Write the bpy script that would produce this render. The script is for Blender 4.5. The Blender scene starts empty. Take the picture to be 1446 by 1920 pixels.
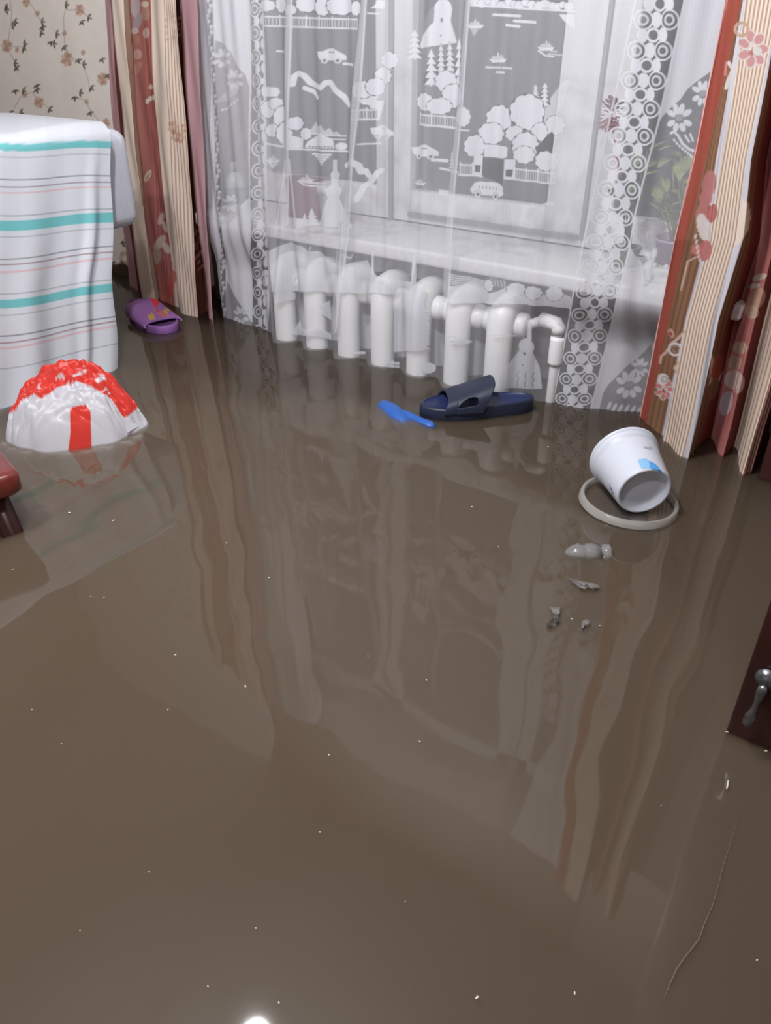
import bpy, bmesh, math, random
import numpy as np
from mathutils import Vector, Matrix, noise as mnoise

random.seed(4); RNG = np.random.default_rng(4)
SC = bpy.context.scene
COL = SC.collection
H = 0.80                                   # eye height above the flood water (z = 0)
PITCH = math.radians(32.2); YAW = math.radians(35.2); FPX = 1443.0

# ------------------------------------------------------------------ camera
cam_d = bpy.data.cameras.new('camera'); cam = bpy.data.objects.new('camera', cam_d); COL.objects.link(cam)
cam_d.sensor_fit = 'VERTICAL'; cam_d.sensor_height = 36; cam_d.lens = 36 * FPX / 1920; cam_d.clip_start = 0.02
cam.location = (0, 0, H); cam.rotation_euler = (math.pi / 2 - PITCH, 0, YAW)
SC.camera = cam
# ------------------------------------------------------------------ world: dusk outside the window
w = bpy.data.worlds.new('dusk'); SC.world = w; w.use_nodes = True
w.node_tree.nodes['Background'].inputs[0].default_value = (0.55, 0.6, 0.72, 1)
w.node_tree.nodes['Background'].inputs[1].default_value = 0.10
# ------------------------------------------------------------------ the room's ceiling bulb and added fill bulbs
def bulb(name, loc, radius, watts, colr=(1, 1, 1)):
    d = bpy.data.lights.new(name, 'POINT'); d.shadow_soft_size = radius; d.energy = watts; d.color = colr
    o = bpy.data.objects.new(name, d); COL.objects.link(o); o.location = loc
    return o
for bx__, by__ in ((-0.902, 0.655), (-0.48, 0.22), (-1.05, 0.05)):       # the room's own bulb first, then two unseen bulbs added as fill
    bulb('lamp_and_fill_bulb', (bx__, by__, 1.63), 0.034, 41, (0.975, 0.98, 1.0))
SC.view_settings.view_transform = 'Standard'; SC.view_settings.look = 'None'
SC.view_settings.gamma = 1; SC.view_settings.use_curve_mapping = False
SC.view_settings.exposure = 0.0
SC.cycles.transparent_max_bounces = 32; SC.cycles.volume_bounces = 2
SC.cycles.use_denoising = True

# ------------------------------------------------------------------ where things stand (measured room coordinates)
Fv = np.array([-math.sin(YAW) * math.cos(PITCH), math.cos(YAW) * math.cos(PITCH), -math.sin(PITCH)])
Rv = np.array([math.cos(YAW), math.sin(YAW), 0.0]); Uv = np.cross(Rv, Fv)
def ray(u, v): return Fv * FPX + Rv * (u - 723.0) - Uv * (v - 960.0)
def atz(u, v, z=0.0):
    r = ray(u, v); return Vector(r * ((z - H) / r[2]) + np.array([0, 0, H]))
def aty(u, v, Y):
    r = ray(u, v); return Vector(r * (Y / r[1]) + np.array([0, 0, H]))
def proj(P):
    d = np.asarray(P, float) - np.array([0, 0, H]); zz = d @ Fv
    return 723 + FPX * (d @ Rv) / zz, 960 - FPX * (d @ Uv) / zz

# ------------------------------------------------------------------ helpers
def lin(c):
    c = np.asarray(c, float) / 255.0
    return np.where(c <= 0.04045, c / 12.92, ((c + 0.055) / 1.055) ** 2.4)
def C(r, g, b, k=1.08): return np.clip(lin((r, g, b)) * k, 0, 0.92)
def c4(c): return (float(c[0]), float(c[1]), float(c[2]), 1.0)

def mat(name, rgb, rough=0.6, spec=0.4, bump=None, vary=0.0, scale=20.0, metal=0.0, sub=0.0, coat=0.0):
    m = bpy.data.materials.new(name); m.use_nodes = True; nt = m.node_tree; b = nt.nodes['Principled BSDF']
    b.inputs['Roughness'].default_value = rough; b.inputs['Specular IOR Level'].default_value = spec
    b.inputs['Metallic'].default_value = metal; b.inputs['Coat Weight'].default_value = coat
    base = np.asarray(rgb, float); b.inputs['Base Color'].default_value = c4(base)
    tc = nt.nodes.new('ShaderNodeTexCoord'); n = nt.nodes.new('ShaderNodeTexNoise')
    n.inputs['Scale'].default_value = scale; n.inputs['Detail'].default_value = 5
    nt.links.new(tc.outputs['Object'], n.inputs['Vector'])
    if vary:
        r = nt.nodes.new('ShaderNodeValToRGB'); r.color_ramp.elements[0].position = 0.3; r.color_ramp.elements[1].position = 0.7
        r.color_ramp.elements[0].color = c4(base * (1 - vary)); r.color_ramp.elements[1].color = c4(np.clip(base * (1 + vary), 0, 1))
        nt.links.new(n.outputs['Fac'], r.inputs['Fac']); nt.links.new(r.outputs['Color'], b.inputs['Base Color'])
    if bump:
        bp = nt.nodes.new('ShaderNodeBump'); bp.inputs['Strength'].default_value = bump; bp.inputs['Distance'].default_value = 0.01
        nt.links.new(n.outputs['Fac'], bp.inputs['Height']); nt.links.new(bp.outputs['Normal'], b.inputs['Normal'])
    return m

def cloth_mat(name, rough=0.85, translucent=0.0, weave=900.0, spec=0.15, bump=0.15):
    """woven or printed sheet: the dye is a vertex colour of the cloth"""
    m = bpy.data.materials.new(name); m.use_nodes = True; nt = m.node_tree; b = nt.nodes['Principled BSDF']
    b.inputs['Roughness'].default_value = rough; b.inputs['Specular IOR Level'].default_value = spec
    a = nt.nodes.new('ShaderNodeAttribute'); a.attribute_name = 'dye'
    nt.links.new(a.outputs['Color'], b.inputs['Base Color'])
    tc = nt.nodes.new('ShaderNodeTexCoord'); n = nt.nodes.new('ShaderNodeTexNoise'); n.inputs['Scale'].default_value = weave
    nt.links.new(tc.outputs['Object'], n.inputs['Vector'])
    bp = nt.nodes.new('ShaderNodeBump'); bp.inputs['Strength'].default_value = bump; bp.inputs['Distance'].default_value = 0.002
    nt.links.new(n.outputs['Fac'], bp.inputs['Height']); nt.links.new(bp.outputs['Normal'], b.inputs['Normal'])
    if translucent:
        t = nt.nodes.new('ShaderNodeBsdfTranslucent'); nt.links.new(a.outputs['Color'], t.inputs['Color'])
        mx = nt.nodes.new('ShaderNodeMixShader'); mx.inputs[0].default_value = translucent
        nt.links.new(b.outputs[0], mx.inputs[1]); nt.links.new(t.outputs[0], mx.inputs[2])
        nt.links.new(mx.outputs[0], nt.nodes['Material Output'].inputs['Surface'])
    return m

def clear_mat(name, body=0.12, tint=(0.85, 0.87, 0.9), gloss_ior=1.45, rough=0.08):
    """clear plastic: lets light straight through, mirrors by Fresnel, a little milky"""
    m = bpy.data.materials.new(name); m.use_nodes = True; nt = m.node_tree; nt.nodes.remove(nt.nodes['Principled BSDF'])
    tr = nt.nodes.new('ShaderNodeBsdfTransparent'); df = nt.nodes.new('ShaderNodeBsdfDiffuse'); gl = nt.nodes.new('ShaderNodeBsdfGlossy')
    df.inputs['Color'].default_value = c4(tint); gl.inputs['Roughness'].default_value = rough
    m1 = nt.nodes.new('ShaderNodeMixShader'); m1.inputs[0].default_value = body
    nt.links.new(tr.outputs[0], m1.inputs[1]); nt.links.new(df.outputs[0], m1.inputs[2])
    fr = nt.nodes.new('ShaderNodeFresnel'); fr.inputs['IOR'].default_value = gloss_ior
    m2 = nt.nodes.new('ShaderNodeMixShader'); nt.links.new(fr.outputs[0], m2.inputs[0])
    nt.links.new(m1.outputs[0], m2.inputs[1]); nt.links.new(gl.outputs[0], m2.inputs[2])
    nt.links.new(m2.outputs[0], nt.nodes['Material Output'].inputs['Surface'])
    return m

def tag(o, label=None, cat=None, group=None, kind=None):
    if label: o['label'] = label
    if cat: o['category'] = cat
    if group: o['group'] = group
    if kind: o['kind'] = kind
    return o
def empty(name, loc, label=None, cat=None, group=None):
    o = bpy.data.objects.new(name, None); o.empty_display_size = 0.05; COL.objects.link(o); o.location = loc
    o['_loc'] = 0; del o['_loc']
    return tag(o, label, cat, group)
def link(name, me, m, parent=None, smooth=True):
    if m is not None: me.materials.append(m)
    if smooth and len(me.polygons): me.polygons.foreach_set('use_smooth', np.ones(len(me.polygons), bool))
    o = bpy.data.objects.new(name, me); COL.objects.link(o)
    if parent is not None:
        o.parent = parent
        o.matrix_parent_inverse = Matrix.Translation(world_loc(parent)).inverted()
    return o
def world_loc(p):
    l = Vector(p.location)
    return l if p.parent is None else l            # children keep world coordinates in their meshes
def from_bm(name, bm, m, parent=None, smooth=True, recalc=True):
    if recalc: bmesh.ops.recalc_face_normals(bm, faces=bm.faces)
    me = bpy.data.meshes.new(name); bm.to_mesh(me); bm.free()
    return link(name, me, m, parent, smooth)
def grid(name, P, m, parent=None, dye=None, cov=None, smooth=True, closed=False, keep=None):
    P = np.asarray(P, float); ny, nx = P.shape[:2]
    idx = np.arange(ny * nx).reshape(ny, nx)
    if closed: idx = np.concatenate([idx, idx[:, :1]], 1)
    q = np.stack([idx[:-1, :-1], idx[:-1, 1:], idx[1:, 1:], idx[1:, :-1]], -1).reshape(-1, 4)
    if keep is not None: q = q[np.asarray(keep).reshape(-1)]
    me = bpy.data.meshes.new(name); me.vertices.add(ny * nx); me.vertices.foreach_set('co', P.reshape(-1))
    me.loops.add(q.size); me.loops.foreach_set('vertex_index', q.reshape(-1).astype(np.int32))
    me.polygons.add(len(q)); me.polygons.foreach_set('loop_start', np.arange(0, q.size, 4, dtype=np.int32))
    me.update(calc_edges=True)
    if dye is not None:
        a = me.attributes.new('dye', 'FLOAT_COLOR', 'POINT')
        a.data.foreach_set('color', np.concatenate([np.asarray(dye).reshape(-1, 3), np.ones((ny * nx, 1))], 1).astype(np.float32).reshape(-1))
    if cov is not None:
        a = me.attributes.new('cov', 'FLOAT', 'POINT'); a.data.foreach_set('value', np.asarray(cov, np.float32).reshape(-1))
    return link(name, me, m, parent, smooth)
def box(bm, lo, hi, bev=0.0, seg=2):
    r = bmesh.ops.create_cube(bm, size=1.0)
    for v in r['verts']:
        v.co = Vector([(lo[i] + hi[i]) / 2 + v.co[i] * (hi[i] - lo[i]) for i in range(3)])
    if bev:
        es = list({e for v in r['verts'] for e in v.link_edges})
        bmesh.ops.bevel(bm, geom=es, offset=bev, segments=seg, affect='EDGES', profile=0.5)
def boxes(name, lst, m, parent=None, bev=0.004, seg=2):
    bm = bmesh.new()
    for lo, hi in lst: box(bm, lo, hi, bev, seg)
    return from_bm(name, bm, m, parent)
def tube(bm, pts, rad, seg=12, close=False, ry=None, cap=True):
    """tube along points; rad may be a list; ry = second radius (side direction)"""
    pts = [Vector(p) for p in pts]; n = len(pts)
    rads = rad if isinstance(rad, (list, tuple, np.ndarray)) else [rad] * n
    prev = None; rings = []
    for i, p in enumerate(pts):
        if close: t = (pts[(i + 1) % n] - pts[i - 1]).normalized()
        else: t = (pts[min(i + 1, n - 1)] - pts[max(i - 1, 0)]).normalized()
        if prev is None:
            a = Vector((1, 0, 0)) if abs(t.x) < 0.8 else Vector((0, 0, 1))
        else: a = prev
        a = (a - t * a.dot(t)).normalized(); prev = a; b = t.cross(a)
        k = (ry / rads[i]) if ry else 1.0
        rings.append([bm.verts.new(p + a * math.cos(2 * math.pi * j / seg) * rads[i] + b * math.sin(2 * math.pi * j / seg) * rads[i] * k) for j in range(seg)])
    m_ = n if close else n - 1
    for i in range(m_):
        A, B = rings[i], rings[(i + 1) % n]
        for j in range(seg):
            bm.faces.new((A[j], A[(j + 1) % seg], B[(j + 1) % seg], B[j]))
    if cap and not close:
        bm.faces.new(rings[0][::-1]); bm.faces.new(rings[-1])
def lathe(bm, prof, origin, axis=(0, 0, 1), seg=40, cap0=False, cap1=False):
    """prof: list of (radius, height along axis)"""
    ax = Vector(axis).normalized(); a = ax.orthogonal().normalized(); b = ax.cross(a); o = Vector(origin); rings = []
    for r, h in prof:
        rings.append([bm.verts.new(o + ax * h + (a * math.cos(2 * math.pi * j / seg) + b * math.sin(2 * math.pi * j / seg)) * r) for j in range(seg)])
    for A, B in zip(rings, rings[1:]):
        for j in range(seg): bm.faces.new((A[j], A[(j + 1) % seg], B[(j + 1) % seg], B[j]))
    if cap0: bm.faces.new(rings[0][::-1])
    if cap1: bm.faces.new(rings[-1])
    return a, b, ax

class Paint:
    """flat print or woven density on a sheet, drawn with ellipses, strokes and polygons"""
    def __init__(s, U, V, val, soft=1.2):
        s.U = np.asarray(U, float).reshape(-1); s.V = np.asarray(V, float).reshape(-1)
        s.val = np.array(val, float); s.soft = soft; s.vec = s.val.ndim == 2
    def _b(s, idx, sd, c, op=1.0):
        a = np.clip(0.5 - sd / s.soft, 0, 1) * op
        if s.vec: s.val[idx] += (np.asarray(c, float) - s.val[idx]) * a[:, None]
        else: s.val[idx] += (c - s.val[idx]) * a
    def _box(s, x0, y0, x1, y1, pad=4):
        return np.nonzero((s.U > x0 - pad) & (s.U < x1 + pad) & (s.V > y0 - pad) & (s.V < y1 + pad))[0]
    def ell(s, x, y, rx, ry, c, rot=0.0, op=1.0):
        R_ = max(rx, ry); i = s._box(x - R_, y - R_, x + R_, y + R_)
        if not len(i): return
        dx, dy = s.U[i] - x, s.V[i] - y; cr, sr = math.cos(rot), math.sin(rot)
        a, b = (dx * cr + dy * sr) / rx, (-dx * sr + dy * cr) / ry
        s._b(i, (np.hypot(a, b) - 1) * min(rx, ry), c, op)
    def ring(s, x, y, rx, ry, wd, c, op=1.0, rot=0.0):
        i = s._box(x - rx - wd, y - ry - wd, x + rx + wd, y + ry + wd)
        if not len(i): return
        dx, dy = s.U[i] - x, s.V[i] - y; cr, sr = math.cos(rot), math.sin(rot)
        a, b = (dx * cr + dy * sr) / rx, (-dx * sr + dy * cr) / ry
        s._b(i, np.abs((np.hypot(a, b) - 1) * (rx + ry) / 2) - wd / 2, c, op)
    def line(s, pts, wd, c, op=1.0):
        xs = [p[0] for p in pts]; ys = [p[1] for p in pts]
        i = s._box(min(xs) - wd, min(ys) - wd, max(xs) + wd, max(ys) + wd)
        if not len(i): return
        s._b(i, s._seg(i, pts) - wd / 2, c, op)
    def _seg(s, i, pts):
        d = np.full(len(i), 1e9)
        for (x0, y0), (x1, y1) in zip(pts, pts[1:]):
            dx, dy = x1 - x0, y1 - y0; L = dx * dx + dy * dy + 1e-9
            t = np.clip(((s.U[i] - x0) * dx + (s.V[i] - y0) * dy) / L, 0, 1)
            d = np.minimum(d, np.hypot(s.U[i] - x0 - t * dx, s.V[i] - y0 - t * dy))
        return d
    def poly(s, pts, c, op=1.0):
        xs = [p[0] for p in pts]; ys = [p[1] for p in pts]
        i = s._box(min(xs), min(ys), max(xs), max(ys))
        if not len(i): return
        x, y = s.U[i], s.V[i]; ins = np.zeros(len(i), bool)
        for (x0, y0), (x1, y1) in zip(pts, pts[1:] + pts[:1]):
            if y0 == y1: continue
            ins ^= ((y0 > y) != (y1 > y)) & (x < (x1 - x0) * (y - y0) / (y1 - y0) + x0)
        d = s._seg(i, list(pts) + [pts[0]])
        s._b(i, np.where(ins, -d, d), c, op)

# ================================================================== STRUCTURE
XL, XR, YB, YF, ZF, ZC = -3.45, 0.95, 1.84, -1.9, -0.36, 2.45      # room
WX0, WX1, SILL = -2.02, -0.36, 0.317                              # window opening
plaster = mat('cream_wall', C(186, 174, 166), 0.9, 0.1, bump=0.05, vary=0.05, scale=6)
ceil_m = mat('white_ceiling', (0.72, 0.72, 0.72), 0.95, 0.1)
floor_m = mat('brown_floor', C(92, 70, 52), 0.5, vary=0.2, scale=5)
white_paint = mat('white_gloss_paint', (0.9, 0.9, 0.92), 0.35, 0.4, bump=0.02, scale=30)
def S(o): o['kind'] = 'structure'; return o
S(boxes('floor', [((XL - .1, YF - .1, ZF - .06), (XR + .1, YB + .3, ZF))], floor_m, bev=0))
S(boxes('ceiling', [((XL - .1, YF - .1, ZC), (XR + .1, YB + .3, ZC + .06))], ceil_m, bev=0))
S(boxes('wall_left', [((XL - .1, YF, ZF), (XL, YB, ZC))], plaster, bev=0))
S(boxes('wall_right', [((XR, YF, ZF), (XR + .1, YB, ZC))], plaster, bev=0))
S(boxes('wall_front', [((XL - .1, YF - .1, ZF), (XR + .1, YF, ZC))], plaster, bev=0))
S(boxes('wall_back', [((WX0, YB, 1.72), (WX1, YB + .26, ZC)),
                      ((WX1, YB, ZF), (XR + .1, YB + .26, ZC)), ((XL - .1, YB + .004, ZF), (WX0, YB + .26, ZC))], plaster, bev=0))

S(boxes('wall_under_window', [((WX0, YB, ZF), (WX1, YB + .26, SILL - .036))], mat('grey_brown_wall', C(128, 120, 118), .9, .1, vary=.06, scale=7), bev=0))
# wallpaper: printed sheet on the back wall left of the window
def lerp_axis(parts):
    out = []
    for a, b, n in parts: out.append(np.linspace(a, b, n, endpoint=False))
    out.append(np.array([parts[-1][1]])); return np.concatenate(out)
xs = lerp_axis([(XL, -2.28, 400), (-2.28, WX0, 30)])
zs = lerp_axis([(ZF, -0.03, 4), (-0.03, 1.75, 560), (1.75, ZC, 6)])
X, Z = np.meshgrid(xs, zs); P = np.stack([X, np.full_like(X, YB), Z], -1)
U, V = proj(P)
base = np.broadcast_to(C(238, 230, 222), (X.size, 3)).copy()
mot = np.array([mnoise.noise(Vector((x * 9, z * 9, 1))) + 0.6 * mnoise.noise(Vector((x * 25, z * 25, 3))) for x, z in zip(X.reshape(-1), Z.reshape(-1))])
base *= (1 + 0.05 * mot)[:, None]
pp = Paint(U, V, base, soft=1.6)
k_ = 460 / 1446
VINE, LEAF, LEAF2, ROSE, ROSE2 = C(164, 152, 136), C(70, 68, 54), C(98, 92, 74), C(214, 178, 158), C(176, 132, 110)
for sx, sz in [(0, 0)] + [(i * .64, -j * .42) for i in (0, 1) for j in (0, 1, 2, -1) if (i, j) != (0, 0)]:   # the pattern repeats over the wall
    Us, Vs = proj(np.stack([X + sx, np.full_like(X, YB), Z + sz], -1)); pp.U, pp.V = Us.reshape(-1).copy(), Vs.reshape(-1)
    if sz > 0: pp.U[(X > -2.78).reshape(-1)] = -9e3
    if sx: pp.U[(X + sx > -2.46).reshape(-1)] = -9e3
    for pts in ([(60, 0), (70, 80), (55, 200), (45, 270)], [(180, 20), (215, 80), (250, 140), (235, 220)], [(400, 0), (375, 100), (380, 250), (410, 330), (490, 380), (520, 470), (530, 540)],
                [(400, 60), (470, 60), (530, 110)], [(50, 270), (140, 280), (150, 240)], [(80, 640), (130, 560), (190, 545), (235, 600), (290, 640)],
                [(430, 570), (500, 590), (540, 660), (600, 730)], [(60, 700), (115, 660), (130, 640)], [(45, 280), (90, 370), (95, 430)]):
        pp.line([(x * k_, y * k_) for x, y in pts], 1.3, VINE, 0.7)
    for x, y, s in ((155, 15, 26), (470, 60, 32), (40, 270, 36), (395, 350, 40), (605, 465, 36), (230, 605, 32), (625, 725, 26), (380, 195, 16), (490, 310, 14), (145, 560, 16), (510, 600, 14), (220, 80, 16), (100, 295, 14)):
        for q in range(7):
            a = q * 0.9 + x; pp.ell((x + math.cos(a) * s * .55) * k_, (y + math.sin(a) * s * .7) * k_, s * .42 * k_, s * .34 * k_, ROSE if q % 2 else ROSE2, a, 0.75)
        pp.ell(x * k_, y * k_, s * .35 * k_, s * .3 * k_, ROSE2, 0, .7)
    for x, y in ((35, 60), (30, 40), (85, 130), (70, 150), (385, 30), (520, 100), (245, 130), (250, 155), (240, 190), (330, 200), (300, 245), (315, 260), (140, 260), (135, 285), (95, 395), (85, 370), (490, 380), (460, 350), (600, 345), (535, 515), (215, 500), (215, 525), (135, 530), (90, 530), (440, 570), (470, 545), (530, 660), (60, 660), (120, 665), (290, 640), (525, 760), (90, 745), (375, 275), (480, 125), (635, 440)):
        for q in range(3):
            a = -1.2 + q * 1.15 + (x % 7) * .25
            pp.ell((x + math.cos(a) * 11) * k_, (y + math.sin(a) * 15) * k_, 12.5 * k_, 5.5 * k_, LEAF if q else LEAF2, a, 0.95)
pp.U, pp.V = U.reshape(-1), V.reshape(-1)
for x, y in ((232, 456), (238, 446), (214, 496), (229, 495), (212, 502)):
    for q in range(3): pp.ell(x + 3 * math.cos(q * 2 + x), y + 4 * math.sin(q * 2 + x), 4, 1.8, LEAF, q * 1.3 + x)
for q in range(8): pp.ell(234 + 7 * math.cos(q * .8), 484 + 10 * math.sin(q * .8), 4, 4, ROSE2 if q % 2 else ROSE, 0, .7)
# wet, stained foot of the wallpaper
wet = np.clip((0.045 + 0.012 * np.sin(X.reshape(-1) * 37) - Z.reshape(-1)) / 0.012, 0, 1)
pp.val = pp.val * (1 - wet[:, None]) + C(70, 58, 46) * wet[:, None]
wp = grid('wall_back_paper', P, cloth_mat('printed_wallpaper', 0.8, weave=300), dye=pp.val)
wp.name = 'wall_left_of_window'; S(wp)
del pp, base, mot

# window: frame, three panes, sill
win = empty('window_1', ((WX0 + WX1) / 2, 2.0, SILL)); win['kind'] = 'structure'
frame_m = mat('white_window_frame', (0.9, 0.9, 0.92), 0.4, 0.4)
ZT = 1.72; G0, G1, G2, G3, G4, G5 = -1.86, -1.425, -1.305, -0.88, -0.70, -0.44
gz = 0.405
boxes('window_frame', [((WX0, 1.97, SILL), (G0, 2.06, ZT)), ((G1, 1.97, SILL), (G2, 2.06, ZT)), ((G3, 1.97, SILL), (G4, 2.06, ZT)), ((G5, 1.97, SILL), (WX1, 2.06, ZT)),
                       ((G0, 1.97, SILL), (G1, 2.06, gz)), ((G2, 1.97, SILL), (G3, 2.06, gz)), ((G4, 1.97, SILL), (G5, 2.06, gz)),
                       ((G0, 1.97, ZT - .08), (G5, 2.06, ZT))], frame_m, win, bev=0.006)
boxes('sash_bead', [((G3 + .105, 1.958, SILL + .02), (G3 + .115, 1.972, ZT)), ((G1 + .055, 1.955, SILL), (G1 + .065, 1.97, ZT)), ((G2, 1.958, SILL + .018), (G3 + .1, 1.97, SILL + .03))],
      mat('grey_gasket', (0.30, 0.31, 0.33), 0.6), win, bev=0.002)
glass = mat('dark_glass', (0.035, 0.037, 0.042), 0.06, 0.5)
for a, b in ((G0, G1), (G2, G3), (G4, G5)):
    boxes('pane', [((a - .004, 2.0, gz - .004), (b + .004, 2.012, ZT - .07))], clear_mat('window_glass', 0.03, (0.5, 0.52, 0.56), 1.5, 0.02), win, bev=0)
boxes('reveal', [((WX0 - .0, YB + .004, SILL), (WX0 + .012, 1.97, ZT)), ((WX1 - .012, YB + .004, SILL), (WX1, 1.97, ZT))], white_paint, win, bev=0)
boxes('sill_board', [((-1.93, 1.702, SILL - .036), (WX1 + .06, 1.975, SILL))], white_paint, win, bev=0.008, seg=3)
# dull garden wall opposite the window
S(boxes('wall_outside', [((-6, 5.0, -1.5), (3, 5.2, 1.4))], mat('outside_wall', C(90, 92, 96), 0.95), bev=0))

# ================================================================== FLOOD WATER
def water_mats():
    m = bpy.data.materials.new('muddy_water'); m.use_nodes = True; nt = m.node_tree; nt.nodes.remove(nt.nodes['Principled BSDF'])
    N = nt.nodes.new; L = nt.links.new
    tr = N('ShaderNodeBsdfTransparent'); gl = N('ShaderNodeBsdfGlossy'); gl.inputs['Roughness'].default_value = 0.03
    fr = N('ShaderNodeFresnel'); fr.inputs['IOR'].default_value = 1.55
    mx = N('ShaderNodeMixShader')
    geo = N('ShaderNodeNewGeometry')
    tc = N('ShaderNodeTexCoord')
    mp = N('ShaderNodeMapping'); mp.inputs['Rotation'].default_value = (0, 0, 0.9); mp.inputs['Scale'].default_value = (1.0, 0.55, 1)
    L(tc.outputs['Object'], mp.inputs['Vector'])
    n1 = N('ShaderNodeTexNoise'); n1.inputs['Scale'].default_value = 5.5; n1.inputs['Detail'].default_value = 1.2; n1.inputs['Distortion'].default_value = 0.3
    n2 = N('ShaderNodeTexNoise'); n2.inputs['Scale'].default_value = 17; n2.inputs['Detail'].default_value = 0.6
    L(mp.outputs[0], n1.inputs['Vector']); L(mp.outputs[0], n2.inputs['Vector'])
    ad = N('ShaderNodeMath'); ad.operation = 'MULTIPLY_ADD'; ad.inputs[1].default_value = 0.07
    L(n2.outputs['Fac'], ad.inputs[0]); L(n1.outputs['Fac'], ad.inputs[2])
    bp = N('ShaderNodeBump'); bp.inputs['Strength'].default_value = 1.0; bp.inputs['Distance'].default_value = 0.0030
    L(ad.outputs[0], bp.inputs['Height']); L(bp.outputs['Normal'], gl.inputs['Normal']); L(bp.outputs['Normal'], fr.inputs['Normal'])
    L(fr.outputs[0], mx.inputs[0]); L(tr.outputs[0], mx.inputs[1]); L(gl.outputs[0], mx.inputs[2])
    L(mx.outputs[0], nt.nodes['Material Output'].inputs['Surface'])
    vs = N('ShaderNodeVolumePrincipled')
    vs.inputs['Color'].default_value = (0.495, 0.39, 0.292, 1); vs.inputs['Density'].default_value = 75
    vs.inputs['Absorption Color'].default_value = (0, 0, 0, 1); vs.inputs['Anisotropy'].default_value = 0.0
    L(vs.outputs[0], nt.nodes['Material Output'].inputs['Volume'])
    return m
bm = bmesh.new(); box(bm, (XL + .001, YF + .001, ZF + .001), (XR - .001, YB - .001, 0.0))
wat = from_bm('flood_water', bm, water_mats(), smooth=False)
tag(wat, 'murky brown flood water standing over the whole floor', 'water', kind='stuff')

# ================================================================== RADIATOR
rad_m = mat('white_radiator_enamel', (0.92, 0.92, 0.92), 0.35, 0.45, bump=0.02, scale=40)
RX0, RPITCH, RN = -1.553, 0.1192, 7
rad = empty('radiator', (RX0 + RPITCH * 3, 1.725, 0), 'white cast iron radiator under the window sill behind the lace', 'radiator')
def section_mesh():
    bm = bmesh.new(); pts = []
    y0, y1, zt, zb, r = 1.681, 1.772, 0.205, -0.30, 0.045
    ym = (y0 + y1) / 2
    for k in range(9): a = math.pi * k / 8; pts.append((0, ym - r * math.cos(a) * (y1 - y0) / 2 / r, zt - .012 + 0.024 * math.sin(a)))
    for z in (0.1, 0, -0.1, -.2): pts.append((0, y1, z))
    for k in range(9): a = math.pi * k / 8; pts.append((0, ym + r * math.cos(a) * (y1 - y0) / 2 / r, zb - 0.02 * math.sin(a)))
    for z in (-.2, -.1, 0, 0.1): pts.append((0, y0, z))
    tube(bm, pts, 0.0345, 16, close=True, ry=0.031)
    for z in (0.176, -0.27):                                    # bulging hubs top and bottom
        lathe(bm, [(0.02, -.0596), (0.029, -.056), (0.031, -.045), (0.033, 0), (0.031, .045), (0.029, .056), (0.02, .0596)], (0, ym - .012, z), (1, 0, 0), 18, True, True)
    bmesh.ops.recalc_face_normals(bm, faces=bm.faces)
    me = bpy.data.meshes.new('section'); bm.to_mesh(me); bm.free(); return me
sm = section_mesh()
for k in range(RN):
    o = link('section', sm, rad_m if k == 0 else None, rad); o.location = (RX0 + RPITCH * k, 0, 0)
bm = bmesh.new()
tube(bm, [(-.80, 1.722, .176), (-.775, 1.722, .180), (-.742, 1.715, .198), (-.735, 1.712, .2), (-.722, 1.71, .2), (-.705, 1.71, .196), (-.698, 1.71, .186), (-.696, 1.71, .16), (-.696, 1.71, -.3)], 0.0125, 14)
pipe = from_bm('supply_pipe', bm, white_paint, rad)
bm = bmesh.new(); lathe(bm, [(.012, .168), (.0175, .168), (.0185, .16), (.0185, .105), (.0175, .098), (.012, .098)], (-.696, 1.71, 0), seg=20)
from_bm('pipe_coupling', bm, white_paint, rad)
bm = bmesh.new(); tube(bm, [(-.745, 1.714, .2), (-.72, 1.71, .2), (-.704, 1.71, .198), (-.697, 1.71, .189), (-.696, 1.71, .175)], .0175, 16); from_bm('pipe_elbow', bm, white_paint, rad)

# ================================================================== THINGS ON THE SILL
def on_sill(u, v): return atz(u, v, SILL)
# white flower pot
c = on_sill(628, 424); pot = empty('flower_pot', c, 'white tapered flower pot on the sill behind the lace, left pane', 'flower pot')
hgt = 0.115; bm = bmesh.new()
lathe(bm, [(0.0, .003), (.034, 0), (.036, .003), (.044, hgt * .8), (.0485, hgt * .81), (.0495, hgt), (.046, hgt), (.045, hgt * .85), (0.0, hgt * .84)], c, seg=40)
from_bm('pot_body', bm, mat('white_pot_plastic', (0.72, 0.72, 0.73), 0.4), pot)
bm = bmesh.new(); lathe(bm, [(0, hgt * .86), (.02, hgt * .875), (.0455, hgt * .86)], c, seg=30); from_bm('soil', bm, mat('potting_soil', C(70, 58, 50), 0.95, bump=0.8, vary=0.4, scale=120), pot)
# dusky red box beside it
c = on_sill(555, 414); bm = bmesh.new(); box(bm, (c.x - .062, c.y + .03, SILL), (c.x + .075, c.y + .085, SILL + .112), .006)
bx_ = from_bm('storage_box', bm, mat('dusky_red_card', C(120, 62, 66), 0.7, vary=0.1), None)
tag(bx_, 'dusky red box on the sill left of the white flower pot', 'box')
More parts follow.
